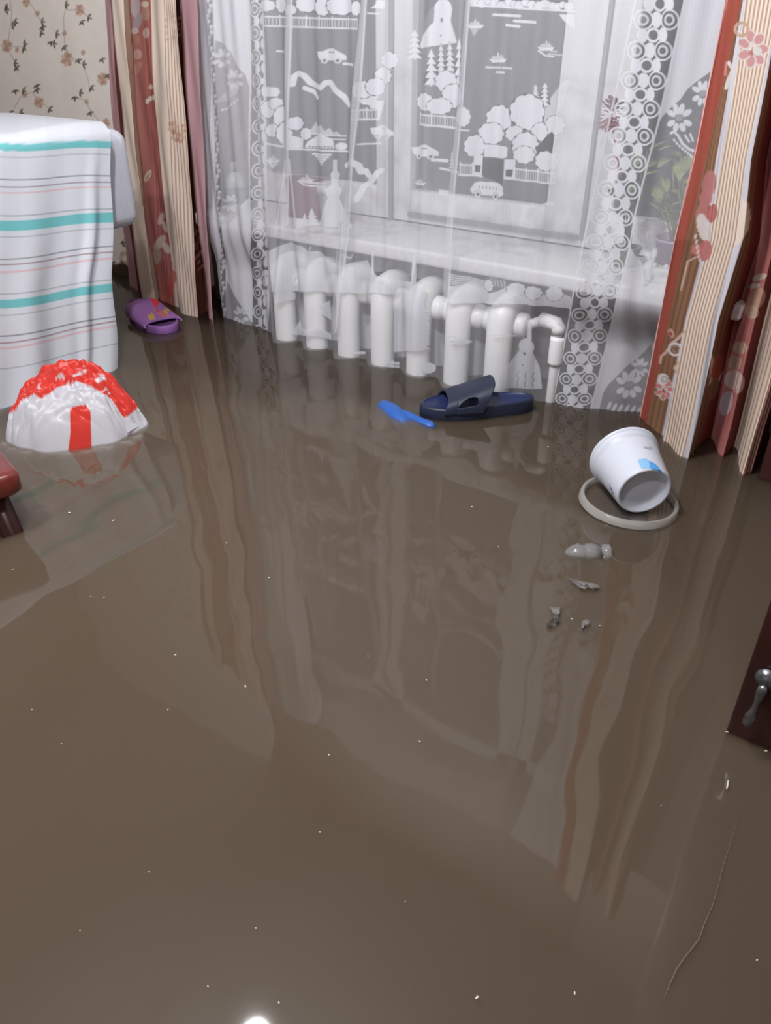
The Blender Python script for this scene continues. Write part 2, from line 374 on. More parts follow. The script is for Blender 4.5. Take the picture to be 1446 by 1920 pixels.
# white bottle at the left end
c = on_sill(447, 398); bot = empty('plastic_bottle', c, 'white plastic bottle with label at the left end of the sill', 'bottle')
bm = bmesh.new(); lathe(bm, [(0, 0), (.028, 0), (.030, .006), (.030, .085), (.026, .1), (.013, .115), (.0115, .118)], c, seg=28); from_bm('bottle_body', bm, mat('milky_plastic', (0.66, 0.68, 0.68), 0.35), bot)
bm = bmesh.new(); lathe(bm, [(.013, .118), (.014, .12), (.014, .14), (.012, .143), (0, .143)], c, seg=24); from_bm('cap', bm, mat('grey_cap', (0.55, 0.56, 0.56), 0.4), bot)
bm = bmesh.new(); lathe(bm, [(.0306, .03), (.0306, .075)], c, seg=28); from_bm('bottle_label', bm, mat('grey_label', (0.42, 0.43, 0.46), 0.5), bot)
# right hand plants
def leaf(bm, p, d, l, wd, up=0.3):
    d = Vector(d).normalized(); s = d.cross(Vector((0, 0, 1)))
    s = s.normalized() if s.length > 1e-3 else Vector((1, 0, 0)); n = s.cross(d)
    row = []
    for k in range(6):
        t = k / 5; ww = wd * math.sin(math.pi * min(t * 0.93 + .06, 1)) ** .8
        q = Vector(p) + d * l * t - Vector((0, 0, 1)) * up * l * t * t
        row.append([bm.verts.new(q - s * ww + n * .15 * ww), bm.verts.new(q), bm.verts.new(q + s * ww + n * .15 * ww)])
    for A, B in zip(row, row[1:]):
        for j in range(2): bm.faces.new((A[j], A[j + 1], B[j + 1], B[j]))
def plant(name, label, base_p, pot_r, pot_h, pot_mat, leaf_mat, centre, n, spread, seed, size=(.03, .045)):
    rnd = random.Random(seed); e = empty(name, base_p, label, 'potted plant'); b = Vector(base_p)
    bm = bmesh.new(); lathe(bm, [(0, .002), (pot_r * .78, 0), (pot_r, pot_h * .92), (pot_r * 1.08, pot_h * .93), (pot_r * 1.08, pot_h), (pot_r * .9, pot_h), (pot_r * .88, pot_h * .85), (0, pot_h * .85)], b, seg=30)
    from_bm('pot', bm, pot_mat, e)
    for k in range(n):
        t = Vector(centre) + Vector((rnd.uniform(-1, 1) * spread[0], rnd.uniform(-1, 1) * spread[1], rnd.uniform(-1, 1) * spread[2]))
        bm = bmesh.new(); d = Vector((rnd.uniform(-1, 1), rnd.uniform(-1.2, .3), rnd.uniform(-.3, .8)))
        s0 = b + Vector((rnd.uniform(-.3, .3) * pot_r, 0, pot_h * .85)); tube(bm, [s0, s0.lerp(t, .5) + Vector((0, 0, .02)), t], .0016, 6)
        leaf(bm, t, d, rnd.uniform(*size), rnd.uniform(.013, .019), rnd.uniform(0, .6)); from_bm('leaf', bm, leaf_mat, e)
    return e
bp_ = Vector((aty(1262, 500, 1.88).x, 1.88, SILL))
plant('leafy_plant', 'yellow green leafy plant in a lilac pot at the right end of the sill', bp_, .05, .075, mat('lilac_pot', C(190, 168, 190), 0.5),
      mat('yellow_green_leaf', C(150, 158, 100), 0.5, vary=.15), aty(1262, 335, bp_.y), 30, (.065, .03, .075), 3)
gp_ = Vector((aty(1172, 490, 1.86).x, 1.86, SILL))
ger = plant('geranium', 'small potted flower with one dark pink bloom beside the window frame', gp_, .032, .045, mat('pale_green_pot', C(150, 165, 150), 0.5),
            mat('dull_green_leaf', C(108, 124, 96), 0.6, vary=.15), aty(1190, 330, gp_.y), 14, (.035, .02, .06), 8)
bl = aty(1146, 214, gp_.y); bm = bmesh.new()
for k in range(42):
    a = k * 2.399; r = .028 * math.sqrt(k / 42); leaf(bm, bl + Vector((r * math.cos(a), -.012 + r * .4, r * math.sin(a))), (math.cos(a), -.8, math.sin(a)), .014, .007, 0)
tube(bm, [gp_ + Vector((0, 0, .04)), (gp_ + bl) / 2 + Vector((.01, 0, 0)), bl], .002, 6)
from_bm('bloom', bm, mat('dark_pink_petal', C(150, 62, 78), 0.7), ger)
c = Vector((aty(1250, 500, 1.775).x, 1.775, SILL)); bm = bmesh.new(); box(bm, (c.x - .04, c.y - .02, SILL), (c.x + .04, c.y + .02, SILL + .032), .004)
for k in range(3): lathe(bm, [(.005, .032), (.005, .038), (.0, .040)], (c.x - .025 + .025 * k, c.y, SILL), seg=10)
tag(from_bm('white_tray', bm, mat('white_tray_plastic', (.7, .7, .71), .4)), 'small white tray on the sill in front of the lilac pot', 'tray')

# ================================================================== LACE CURTAIN
def lace_Y(X, z):
    """mean hang of the lace: pushed out by the radiator, tucked back at both ends"""
    Xw = np.asarray(X, float)
    bulge = 1.637 + 0.040 * (0.5 - 0.5 * np.cos(2 * np.pi * (Xw - RX0) / RPITCH)) ** 1.5
    left = np.interp(Xw, [-1.95, -1.80], [1.745, 1.70])
    right = np.interp(Xw, [-.72, -.6, -.48], [1.695, 1.720, 1.778])
    a = np.clip((Xw + 1.645) / .05, 0, 1); b = np.clip((Xw + .80) / .06, 0, 1)
    low = left * (1 - a) + bulge * a; low = low * (1 - b) + right * b
    t = np.clip((np.asarray(z) - .16) / .14, 0, 1); t = t * t * (3 - 2 * t)
    high = np.interp(Xw, [-1.90, -1.72, -.75, -.45], [1.696, 1.668, 1.668, 1.672])
    return low * (1 - t) + high * t
# columns spread evenly as the camera-side cloth is seen: denser towards the left
uu = np.linspace(366, 1352, 760); xs_top = np.array([aty(u, 300, 1.68).x for u in uu])
xs_l = np.concatenate([xs_top, ])
zs_l = np.concatenate([np.linspace(-.045, .90, 640), np.linspace(.905, 1.70, 40)])
X, Z = np.meshgrid(xs_l, zs_l)
Y = lace_Y(X, Z)
U, V = proj(np.stack([X, Y, Z], -1))
def interp(v, pts): return np.interp(v, [p[0] for p in pts], [p[1] for p in pts])
RBL = [(0, 1192), (240, 1140), (374, 1110), (445, 1109), (554, 1076), (706, 1041), (760, 1036)]
RBL = [(-300, 1252), (0, 1192), (240, 1140), (374, 1113), (445, 1098), (554, 1076), (706, 1045), (760, 1034)]
RBR = [(-300, 1345), (0, 1284), (227, 1236), (400, 1193), (461, 1183), (548, 1161), (745, 1113), (775, 1105)]
LBL = [(-300, 465), (0, 467), (300, 469), (600, 472)]; LBR = [(-300, 490), (0, 494), (300, 500), (500, 504), (620, 502)]
cov = np.full(U.size, 0.38)
Uf, Vf = U.reshape(-1), V.reshape(-1)
rl, rr, ll, lr = interp(Vf, RBL), interp(Vf, RBR), interp(Vf, LBL), interp(Vf, LBR)
cov[Uf > rr] = 0.74; cov[Uf < ll] = 0.86
cov[Uf < 396] = 0.52
above = Vf < -4
pt = Paint(U, V, cov, soft=1.6)
NET, D, M_ = 0.22, 0.80, 0.86
# thicker weave in front of the sill, thinner over the radiator
pt.poly([(505, 480), (640, 500), (840, 530), (1070, 580), (1060, 790), (505, 700)], .22)
# --- open scalloped windows in the outer borders
pt.poly([(1350, 122), (1338, 131), (1312, 148), (1290, 166), (1276, 186), (1252, 206), (1240, 222), (1236, 232), (1193, 402), (1184, 461), (1192, 480), (1202, 492), (1205, 512), (1206, 538), (1216, 536), (1230, 520), (1300, 520), (1350, 300)], .30)
pt.poly([(1220, 645), (1208, 660), (1190, 676), (1176, 686), (1158, 705), (1140, 722), (1130, 738), (1118, 790), (1250, 790)], .34)
pt.poly([(404, 76), (420, 84), (434, 98), (444, 120), (460, 140), (467, 168), (469, 368), (458, 380), (446, 396), (432, 418), (412, 420), (406, 300), (402, 160)], .46)
pt.poly([(424, 528), (436, 548), (450, 568), (464, 588), (472, 606), (468, 640), (420, 640)], .40)
# --- eyelet chain on the left border
ch = lambda v: float(np.interp(v, [-300, 0, 200, 400, 600], [384, 389, 400, 408, 417]))
pt.line([(ch(v) + 5, v) for v in range(-20, 640, 20)], 7, .22)
for v in range(-20, 640, 10):
    pt.ell(ch(v) + 4 + 2.5 * math.sin(v / 7.0), v, 2.6, 3.4, .74)
    pt.ell(ch(v + 5) + 3.5 + 2.5 * math.sin(v / 7.0), v + 5, 1.4, 1.6, .74)
# --- ring bands
band = (Uf > rl) & (Uf < rr); pt.val[band] = NET
bandl = (Uf > ll) & (Uf < lr); pt.val[bandl] = NET
vl = [-210, -150, -84, -22, 37, 95, 151, 204, 255, 306, 356, 408, 454, 500, 546, 590, 630, 672, 711, 748, 782]
W_ = .84
for i, v in enumerate(vl):
    x0, x1 = float(interp(v, RBL)), float(interp(v, RBR)); wd = x1 - x0; mx_ = (x0 + x1) / 2; sc = wd / 92 * (1 if v < 500 else .95)
    dv = vl[i + 1] - v if i + 1 < len(vl) else 36
    vm = v + dv / 2; x0m, x1m = float(interp(vm, RBL)), float(interp(vm, RBR)); mm = (x0m + x1m) / 2
    pt.ell(mm - 20 * sc, vm, 9.5 * sc, 14 * dv / 56, W_); pt.ell(mm + 20 * sc, vm, 9.5 * sc, 14 * dv / 56, W_)
    pt.ring(mm, vm, 11.5 * sc, 11.5 * dv / 56, 4.5 * sc, W_)
    pt.ell(mx_, v, 10.5 * sc, 15 * dv / 56, W_)
    for f in (.235, .79):
        xc = x0 + wd * f; ry = 17.5 * dv / 56; rx = 16.5 * sc
        pt.ell(xc, v, rx, ry, .20)
        pt.ring(xc, v, rx, ry, 3.2 * sc, W_); pt.ring(xc, v, rx * .5, ry * .5, 4.2 * sc, W_ * .85)
for pts in (RBL, RBR):
    pt.line([(p[1], p[0]) for p in pts], 3.0, W_)
vl2 = [-110, -70, -28, 17, 62, 108, 152, 195, 238, 279, 321, 362, 402, 440, 476, 512, 548, 585, 622]
for i, v in enumerate(vl2):
    xc = float(np.interp(v, [0, 150, 280, 620], [477, 481, 482, 484])); dv = vl2[i + 1] - v if i + 1 < len(vl2) else 36
    pt.ell(xc + 4, v + dv / 2, 5, 9, W_); pt.ell(xc + 15, v + dv / 2 - 3, 4, 10, W_)
    pt.ell(xc + 14, v, 4.5, 6, W_)
    pt.ell(xc, v, 9.5, 13, .20); pt.ring(xc, v, 10, 14 * dv / 43, 2.6, W_); pt.ring(xc, v, 5, 6.8 * dv / 43, 3, W_ * .85)
pt.line([(p[1] - 1, p[0]) for p in LBL], 2.4, W_); pt.line([(p[1], p[0]) for p in LBR], 4, W_ * .9)
# --- flowers in the scalloped windows
def lace_flower(x, y, s):
    for a, l in ((-2.6, 1), (-1.9, 1.15), (-1.3, 1.15), (-.6, 1), (.5, .9), (1.2, .9), (1.9, .9), (2.6, .9)):
        pt.ell(x + math.cos(a) * s * .72, y + math.sin(a) * s * .72, s * .38 * l, s * .22, .8, a)
    pt.ell(x, y, s * .3, s * .22, .45)
lace_flower(1273, 222, 25); lace_flower(1318, 176, 22); lace_flower(416, 110, 17); lace_flower(440, 150, 18); lace_flower(1180, 722, 24); lace_flower(1200, 690, 16); lace_flower(452, 592, 16)
lace_flower(432, 382, 15)
pt.line([(1257, 250), (1264, 247), (1272, 255), (1280, 270), (1292, 280), (1310, 284)], 5, .8)
pt.line([(1284, 254), (1292, 266)], 4, .8); pt.line([(1294, 252), (1300, 264)], 4, .8)
for k in range(8): pt.ell(1264 + k * 5.2, 263 + k * 6 - k * k * .22, 2.2, 3.2, .8, -.5)
for k in range(4): pt.line([(410 + 2 * k, 190 - 4 * k), (430, 186 - 5 * k), (448, 168 - 6 * k)], 2, .7)
for k in range(7): pt.ell(416 + 5 * k, 206 - 1.1 * k - .35 * k * k, 2, 2.6, .8)
for a in (-2.4, -1.2, 2.6): 
    pt.ell(1222 + 10 * math.cos(a), 490 + 14 * math.sin(a), 13, 6.5, .82, a); pt.ring(1222 + 10 * math.cos(a), 490 + 14 * math.sin(a), 11, 5, 1.4, .4, rot=a)
for k in range(7): pt.ell(1143 + 11 * k, 760 + 2 * k, 3.2, 8, .72, .5)
# --- woven pictures in the middle field
def K2(p): return (p[0] / 3.805 + 380, p[1] / 3.805)
def K3(p): return (p[0] / 3.615 + 700, p[1] / 3.615)
def K7(p): return (p[0] / 3.615 + 740, p[1] / 3.615 + 380)
def K6(p): return (p[0] / 3.615 + 400, p[1] / 3.615 + 380)
def P_(K, pts, c=M_): pt.poly([K(p) for p in pts], c)
def L_(K, pts, wd, c=M_): pt.line([K(p) for p in pts], wd, c)
def E_(K, x, y, rx, ry, c=M_, f=3.7): 
    q = K((x, y)); pt.ell(q[0], q[1], rx / f, ry / f, c)
def tree(K, x, y, rx, ry, out=True):
    """cloud-shaped tree with a thin open outline"""
    if out: E_(K, x, y, rx * 1.1, ry * 1.08, .26)
    for k in range(9):
        a = k * 2 * math.pi / 9; E_(K, x + math.cos(a) * rx * .66, y + math.sin(a) * ry * .68, rx * .40, ry * .36)
    E_(K, x, y, rx * .8, ry * .8)
def fir(K, x, y0, y1, wd, out=True):
    n = 5
    if out: P_(K, [(x, y0 - 12), (x + wd * 1.25, y1 - 10), (x - wd * 1.25, y1 - 10)], .28)
    for k in range(n):
        t0 = y0 + (y1 - y0) * k / n * .95; t1 = y0 + (y1 - y0) * (k + 1.25) / n * .93; ww = wd * (0.35 + .65 * (k + 1) / n)
        P_(K, [(x, t0), (x + ww, t1), (x - ww, t1)])
    L_(K, [(x, y1 - 20), (x, y1)], 3)
def fence(K, a, b, h, n=26):
    (x0, y0), (x1, y1) = a, b
    L_(K, [(x0, y0), (x1, y1)], 3.2); L_(K, [(x0, y0 + h), (x1, y1 + h)], 3.2)
    for k in range(n + 1):
        t = k / n; x, y = x0 + (x1 - x0) * t, y0 + (y1 - y0) * t
        L_(K, [(x, y - (14 if k % 5 == 0 else 0)), (x, y + h)], 2.6 if k % 5 == 0 else 1.6, M_ if k % 5 == 0 else .72)
def ship(K, x, y, s=1.0, sail=True):
    P_(K, [(x - 55 * s, y - 8 * s), (x + 58 * s, y - 5 * s), (x + 40 * s, y + 18 * s), (x - 35 * s, y + 20 * s)])
    for d in (-22, -2, 16): L_(K, [(x + d * s, y - 45 * s + abs(d)), (x + d * s, y)], 2.4); L_(K, [(x + d * s - 9 * s, y - 16 * s), (x + d * s + 9 * s, y - 10 * s)], 3)
    P_(K, [(x - 30 * s, y - 26 * s), (x + 34 * s, y - 18 * s), (x + 36 * s, y), (x - 34 * s, y)], .7)
def car(K, x, y, s=1.0):
    P_(K, [(x - 105 * s, y - 42 * s), (x - 60 * s, y - 45 * s), (x - 28 * s, y - 62 * s), (x + 12 * s, y - 66 * s), (x + 48 * s, y - 40 * s), (x + 88 * s, y - 12 * s), (x + 90 * s, y + 18 * s), (x - 70 * s, y + 22 * s), (x - 95 * s, y)])
    for d in (-12, 12): P_(K, [(x + d * s - 14 * s, y - 36 * s), (x + d * s, y - 48 * s), (x + d * s + 12 * s, y - 30 * s)], .4)
    for d in (-52, 40):
        q = K((x + d * s, y + 22 * s)); pt.ell(q[0], q[1], 5.4 * s, 5.4 * s, .35); pt.ring(q[0], q[1], 4.3 * s, 4.3 * s, 2.4, M_)
# left field
for x, y, rx, ry in ((460, 40, 50, 40), (560, 30, 45, 60), (640, 70, 40, 36), (740, 30, 60, 55), (860, 50, 60, 60), (980, 40, 90, 65), (1100, 60, 40, 50)): tree(K2, x, y, rx, ry)
fence(K2, (440, 118), (1110, 140), 66, 34)
L_(K2, [(525, 365), (600, 370)], 3.4)
car(K2, 925, 410); L_(K2, [(1000, 455), (1080, 462)], 5)
L_(K2, [(650, 600), (662, 545), (690, 522), (728, 540), (762, 590), (805, 612), (850, 625), (880, 590), (915, 588), (950, 645), (1000, 690), (1040, 750)], 10)
L_(K2, [(730, 628), (785, 655), (818, 697)], 8)
P_(K2, [(440, 640), (450, 618), (530, 625), (545, 655), (530, 690), (440, 688)])
for x, y, rx, ry in ((470, 780, 45, 60), (520, 740, 45, 42), (560, 840, 50, 80), (500, 930, 45, 46), (590, 950, 60, 80), (670, 880, 50, 46), (735, 955, 36, 42)): tree(K2, x, y, rx, ry)
P_(K2, [(600, 950), (720, 990), (715, 1060), (560, 1050)])
P_(K2, [(765, 930), (795, 868), (822, 905), (850, 888), (880, 932), (905, 912), (930, 945), (960, 938), (985, 965), (985, 975), (765, 960)], .7)
L_(K2, [(780, 955), (1015, 972)], 2); L_(K2, [(800, 985), (1010, 998)], 2)
P_(K2, [(730, 1040), (760, 1000), (845, 945), (930, 1000), (940, 1060), (735, 1055)]); E_(K2, 985, 1045, 40, 26)
for k in range(9): E_(K2, 760 + 20 * k, 1045 + 3 * (k % 3), 6, 6, .35)
L_(K2, [(450, 1022), (640, 1062), (1035, 1082)], 3.4)
for k in range(5): L_(K2, [(782 + 18 * k, 1100 + 17 * k), (912 - 14 * k, 1104 + 17 * k)], 3.8)
ship(K2, 505, 1145, .8); P_(K2, [(475, 1165), (540, 1165), (500, 1205)], .75)
ship(K2, 740, 1285, .85); L_(K2, [(690, 1290), (720, 1320), (795, 1328)], 3); L_(K2, [(720, 1303), (880, 1310)], 2.4)
for x, y in ((1330, 430), (1290, 540), (1180, 690), (1150, 640), (1230, 620)): tree(K2, x, y, 62, 60)
fence(K2, (1070, 785), (1250, 785), 66, 9); P_(K2, [(1195, 715), (1290, 720), (1250, 860), (1240, 860), (1240, 780), (1195, 770)])
car(K2, 1290, 950, .9); L_(K2, [(1120, 1028), (1260, 1024)], 3)
L_(K2, [(1030, 1180), (1080, 1148), (1120, 1180), (1135, 1225), (1165, 1222), (1190, 1260)], 11)
L_(K2, [(1110, 1420), (1150, 1330), (1210, 1290), (1240, 1235), (1280, 1215)], 10)
pt.poly([(624, 300), (632, 300), (632, 320), (637, 326), (634, 345), (640, 356), (636, 372), (650, 400), (662, 426), (594, 424), (608, 396), (616, 370), (612, 356), (622, 345), (620, 326), (624, 320)], .8)
for x, s in ((571, 24), (584, 34)):
    for k in range(4): pt.poly([(x, 424 - s + s * k / 4.5), (x + s * .12 * (k + 1), 424 - s + s * (k + 1.4) / 4.5), (x - s * .12 * (k + 1), 424 - s + s * (k + 1.4) / 4.5)], M_)
pt.ell(562, 418, 9, 9, M_)
P_(K2, [(1205, 60), (1230, 35), (1240, 0), (1290, 0), (1290, 62)])
L_(K2, [(1195, 95), (1250, 98)], 3)
# right field
P_(K3, [(340, 130), (450, 0), (340, 0)], .30)
E_(K3, 478, 60, 60, 70); P_(K3, [(420, 80), (535, 80), (528, 140), (560, 290), (300, 330), (330, 235), (415, 150)]); E_(K3, 466, 136, 9, 16, .35); E_(K3, 460, 240, 6, 6, .35)
for x, y0, y1, wd in ((520, 290, 490, 34), (460, 300, 490, 34), (400, 330, 580, 50), (575, 258, 580, 38), (275, 200, 400, 44)): fir(K3, x, y0, y1, wd)
for x, y, rx, ry in ((490, 550, 66, 72), (350, 690, 60, 60), (540, 650, 74, 80), (450, 720, 80, 56), (620, 790, 46, 66)): tree(K3, x, y, rx, ry)
fence(K3, (315, 775), (570, 800), 66, 15); L_(K3, [(315, 842), (655, 884)], 3)
car(K3, 355, 1040, .95); L_(K3, [(405, 1085), (500, 1090)], 6)
fir(K3, 540, 1020, 1140, 28, False); L_(K3, [(450, 1142), (580, 1165)], 4)
ship(K3, 320, 1240, .8); P_(K3, [(440, 1285), (530, 1292), (525, 1320), (440, 1320)])
P_(K3, [(690, 0), (1360, 0), (1360, 70), (1100, 60), (680, 40)], .30)
for k in range(16): tree(K3, 700 + 42 * k, 14 + 2 * k + 10 * math.sin(k * 2.1), 30, 22 + 6 * (k % 2), True)
L_(K3, [(680, 36), (1100, 62), (1365, 76)], 4); P_(K3, [(1110, 10), (1220, 16), (1216, 56), (1112, 50)])
P_(K3, [(1260, 96), (1365, 100), (1365, 200), (1300, 140)])
for (x0, x1, y) in ((820, 1000, 104), (960, 1100, 146), (895, 995, 174)): L_(K3, [(x0, y - 4), (x1, y + 5)], 5)
ship(K3, 700, 175, .9); P_(K3, [(670, 195), (720, 195), (690, 245)], .6)
ship(K3, 842, 405, 1.0)
for (x0, x1, y) in ((765, 850, 456), (870, 945, 460), (830, 880, 490)): L_(K3, [(x0, y), (x1, y + 3)], 4, .75)
ship(K3, 1168, 325, 1.0); L_(K3, [(1120, 345), (1160, 378), (1225, 385)], 3); L_(K3, [(1180, 366), (1288, 374)], 3, .7); L_(K3, [(1200, 348), (1250, 352)], 3, .7)
P_(K3, [(1190, 720), (1196, 680), (1310, 536), (1325, 560), (1290, 700), (1240, 800), (1170, 860), (1130, 740)], .72)
fir(K3, 1098, 572, 660, 26); fir(K3, 1158, 560, 722, 42)
for x, y, rx, ry in ((860, 800, 92, 86), (1045, 760, 108, 120), (1230, 850, 60, 66), (800, 905, 92, 72), (690, 990, 62, 74), (960, 905, 52, 52), (1130, 895, 60, 62), (1030, 985, 84, 88), (1020, 1050, 70, 60), (1172, 1090, 76, 70)): tree(K3, x, y, rx, ry)
P_(K3, [(1090, 1000), (1120, 980), (1170, 930), (1220, 890), (1250, 930), (1250, 1030), (1190, 1020), (1120, 1070)], .25)
tree(K3, 1172, 1090, 76, 66)
P_(K3, [(750, 985), (760, 978), (905, 990), (920, 1000), (915, 1062), (890, 1072), (752, 1062)]); P_(K3, [(740, 1070), (895, 1080), (885, 1250), (730, 1195)], .27)
for x0, y0 in ((680, 1050), (900, 1078)):
    P_(K3, [(x0, y0), (x0 + 62, y0 + 4), (x0 + 52, y0 + 142), (x0 - 6, y0 + 134)]); P_(K3, [(x0 + 6, y0 + 70), (x0 + 46, y0 + 72), (x0 + 40, y0 + 122), (x0 + 4, y0 + 116)], .27)
fence(K3, (600, 1112), (672, 1120), 68, 5); fence(K3, (955, 1148), (1225, 1172), 70, 17); L_(K3, [(590, 1182), (735, 1196)], 3.5)
P_(K3, [(655, 1285), (680, 1240), (720, 1230), (860, 1240), (888, 1268), (890, 1320), (860, 1335), (670, 1315)])
for k in range(6): L_(K3, [(715 + 24 * k, 1262 + 2 * k), (715 + 24 * k, 1276 + 2 * k)], 2, .4)
for x, y in ((705, 1318), (830, 1333)):
    q = K3((x, y)); pt.ell(q[0], q[1], 7.5, 7.5, .3); pt.ring(q[0], q[1], 5, 5, 3, M_)
P_(K3, [(1150, 1385), (1190, 1365), (1225, 1370), (1225, 1395)])
# lower field, over the radiator
P_(K6, [(380, 330), (430, 300), (520, 270), (600, 290), (640, 330), (700, 330), (760, 350), (800, 400), (860, 430), (960, 400), (1040, 390), (1080, 460), (1100, 500), (1446, 560), (1446, 620), (400, 600)], .72)
for pts in ([(860, 330), (900, 360), (925, 380), (950, 345)], [(660, 300), (640, 360), (700, 350)]): L_(K6, pts, 3, .7)
L_(K6, [(1080, 330), (1078, 480)], 4); L_(K6, [(1360, 360), (1350, 540)], 8, .9)
P_(K6, [(530, 500), (580, 495), (580, 560), (530, 555)]); P_(K6, [(542, 508), (568, 506), (568, 545), (542, 542)], .3)
for pts in ([(440, 600), (500, 580), (550, 620), (545, 660), (430, 680)], [(720, 690), (800, 660), (810, 800), (730, 760)], [(530, 880), (580, 800), (620, 860), (700, 850), (800, 890), (800, 930), (640, 900), (540, 900)]): P_(K6, pts, .66)
P_(K7, [(375, 560), (450, 560), (530, 520), (600, 560), (640, 610), (700, 600), (780, 560), (860, 590), (960, 640), (1060, 600), (1200, 640), (1200, 720), (900, 690), (380, 680)], .78)
for k in range(5): L_(K7, [(372, 482 + 15 * k), (470, 500 + 15 * k), (620, 535 + 8 * k)], 2.6, .75)
for k in range(6): L_(K7, [(650 + 18 * k, 500 + 6 * k), (655 + 18 * k, 545 + 6 * k)], 2.2, .7)
for x, y, rx, ry in ((640, 560, 36, 40), (820, 590, 66, 46), (940, 610, 60, 46), (1080, 620, 60, 50)): tree(K7, x, y, rx, ry)
for pts in ([(0, 700), (60, 560), (110, 540), (140, 400), (150, 540), (215, 620), (205, 680), (225, 760), (240, 830), (235, 960), (190, 1000), (0, 1010)],): P_(K7, pts, .70)
for k in range(7): P_(K7, [(190, 740 + 34 * k), (245, 790 + 34 * k), (190, 790 + 34 * k)], .72)
P_(K7, [(380, 920), (520, 940), (500, 960), (390, 950)], .7); L_(K7, [(370, 900), (520, 945)], 2); L_(K7, [(660, 900), (820, 905)], 3, .7)
# chapel by the pipe
P_(K7, [(905, 800), (935, 800), (935, 930), (900, 930)], .72); E_(K7, 895, 975, 60, 56, .70)
P_(K7, [(845, 1000), (940, 1000), (985, 1110), (1000, 1260), (705, 1260), (720, 1150), (780, 1080)], .66)
E_(K7, 880, 1024, 12, 12, .25); E_(K7, 866, 1103, 7, 7, .25)
for x in (830, 890, 945): L_(K7, [(x + 6, 1150), (x - 5, 1175), (x + 6, 1195), (x - 5, 1220), (x, 1250)], 2, .3)
for K, x, y in ((K6, 1210, 1090), (K6, 1230, 1095)): pass
fence(K6, (1170, 1075), (1260, 1085), 30, 9); tree(K7, 235, 1120, 45, 36); L_(K6, [(950, 1020), (1030, 1015)], 5, .75)
# double-thickness pleats
for pts in ([(546, -320), (546, 0), (541, 180), (538, 300), (534, 420)], [(700, -320), (687, 0), (668, 230), (650, 420), (640, 520)], [(900, -320), (880, 0), (866, 190), (846, 390), (838, 560)], [(640, 420), (628, 620)]):
    pt.line(pts, 13, .62, .75); pt.line([(x + 5, y) for x, y in pts], 2.5, .85, .8)
pt.line([(538, 300), (528, 370), (519, 420)], 3, .8); pt.line([(545, 300), (556, 420)], 5, .75)
cv = pt.val.reshape(U.shape)
# woven texture: faint vertical thread rhythm and cloudy density
th = 1 + .02 * np.sin(X * 900) + .03 * np.sin(X * 173 + 2 * np.sin(Z * 3))
cv = np.clip(cv * th, 0, .97)
# folds
Yf = Y + .004 * np.sin(X * 62 + 1.3 * np.sin(Z * 4)) + .003 * np.sin(X * 121 + 1.0) * np.clip(Z * 4, .3, 1)
for pts in ([(546, 0), (534, 420)], [(687, 0), (650, 420)], [(880, 0), (846, 390)]):
    uc = np.interp(V, [pts[0][1] - 400, pts[0][1], pts[1][1], 620], [pts[0][0] + 5, pts[0][0], pts[1][0], pts[1][0] - 14])
    Yf = Yf - .010 * np.exp(-((U - uc) / 9.0) ** 2)
lm = bpy.data.materials.new('white_lace'); lm.use_nodes = True; nt = lm.node_tree; nt.nodes.remove(nt.nodes['Principled BSDF'])
at = nt.nodes.new('ShaderNodeAttribute'); at.attribute_name = 'cov'
tr = nt.nodes.new('ShaderNodeBsdfTransparent'); df = nt.nodes.new('ShaderNodeBsdfDiffuse'); tl = nt.nodes.new('ShaderNodeBsdfTranslucent')
df.inputs['Color'].default_value = (.80, .805, .87, 1); tl.inputs['Color'].default_value = (.85, .85, .87, 1)
a_ = nt.nodes.new('ShaderNodeMixShader'); a_.inputs[0].default_value = .14; b_ = nt.nodes.new('ShaderNodeMixShader')
nt.links.new(df.outputs[0], a_.inputs[1]); nt.links.new(tl.outputs[0], a_.inputs[2])
nt.links.new(at.outputs['Fac'], b_.inputs[0]); nt.links.new(tr.outputs[0], b_.inputs[1]); nt.links.new(a_.outputs[0], b_.inputs[2])
nt.links.new(b_.outputs[0], nt.nodes['Material Output'].inputs['Surface'])
lace = empty('lace_curtain', (-1.15, 1.66, 0), 'white woven lace curtain with pictures of boats, trees and cars before the window', 'curtain')
Pl = np.stack([X, Yf, Z], -1)
um = U[np.searchsorted(zs_l, .3)]; vm_ = V[np.searchsorted(zs_l, .3)]
cuts = [0, int(np.argmin(abs(um - 468))), int(np.argmin(abs(um - 503))), int(np.argmin(abs(um - np.interp(vm_.mean(), [0, 445], [1192, 1098])))), int(np.argmin(abs(um - 1185))), len(xs_l) - 1]
for nm, a, b in zip(('border_panel', 'ring_band', 'picture_panel', 'ring_band', 'border_panel'), cuts, cuts[1:]):
    grid(nm, Pl[:, a:b + 1], lm, lace, cov=cv[:, a:b + 1])
lacepix = None
del pt, cov, cv

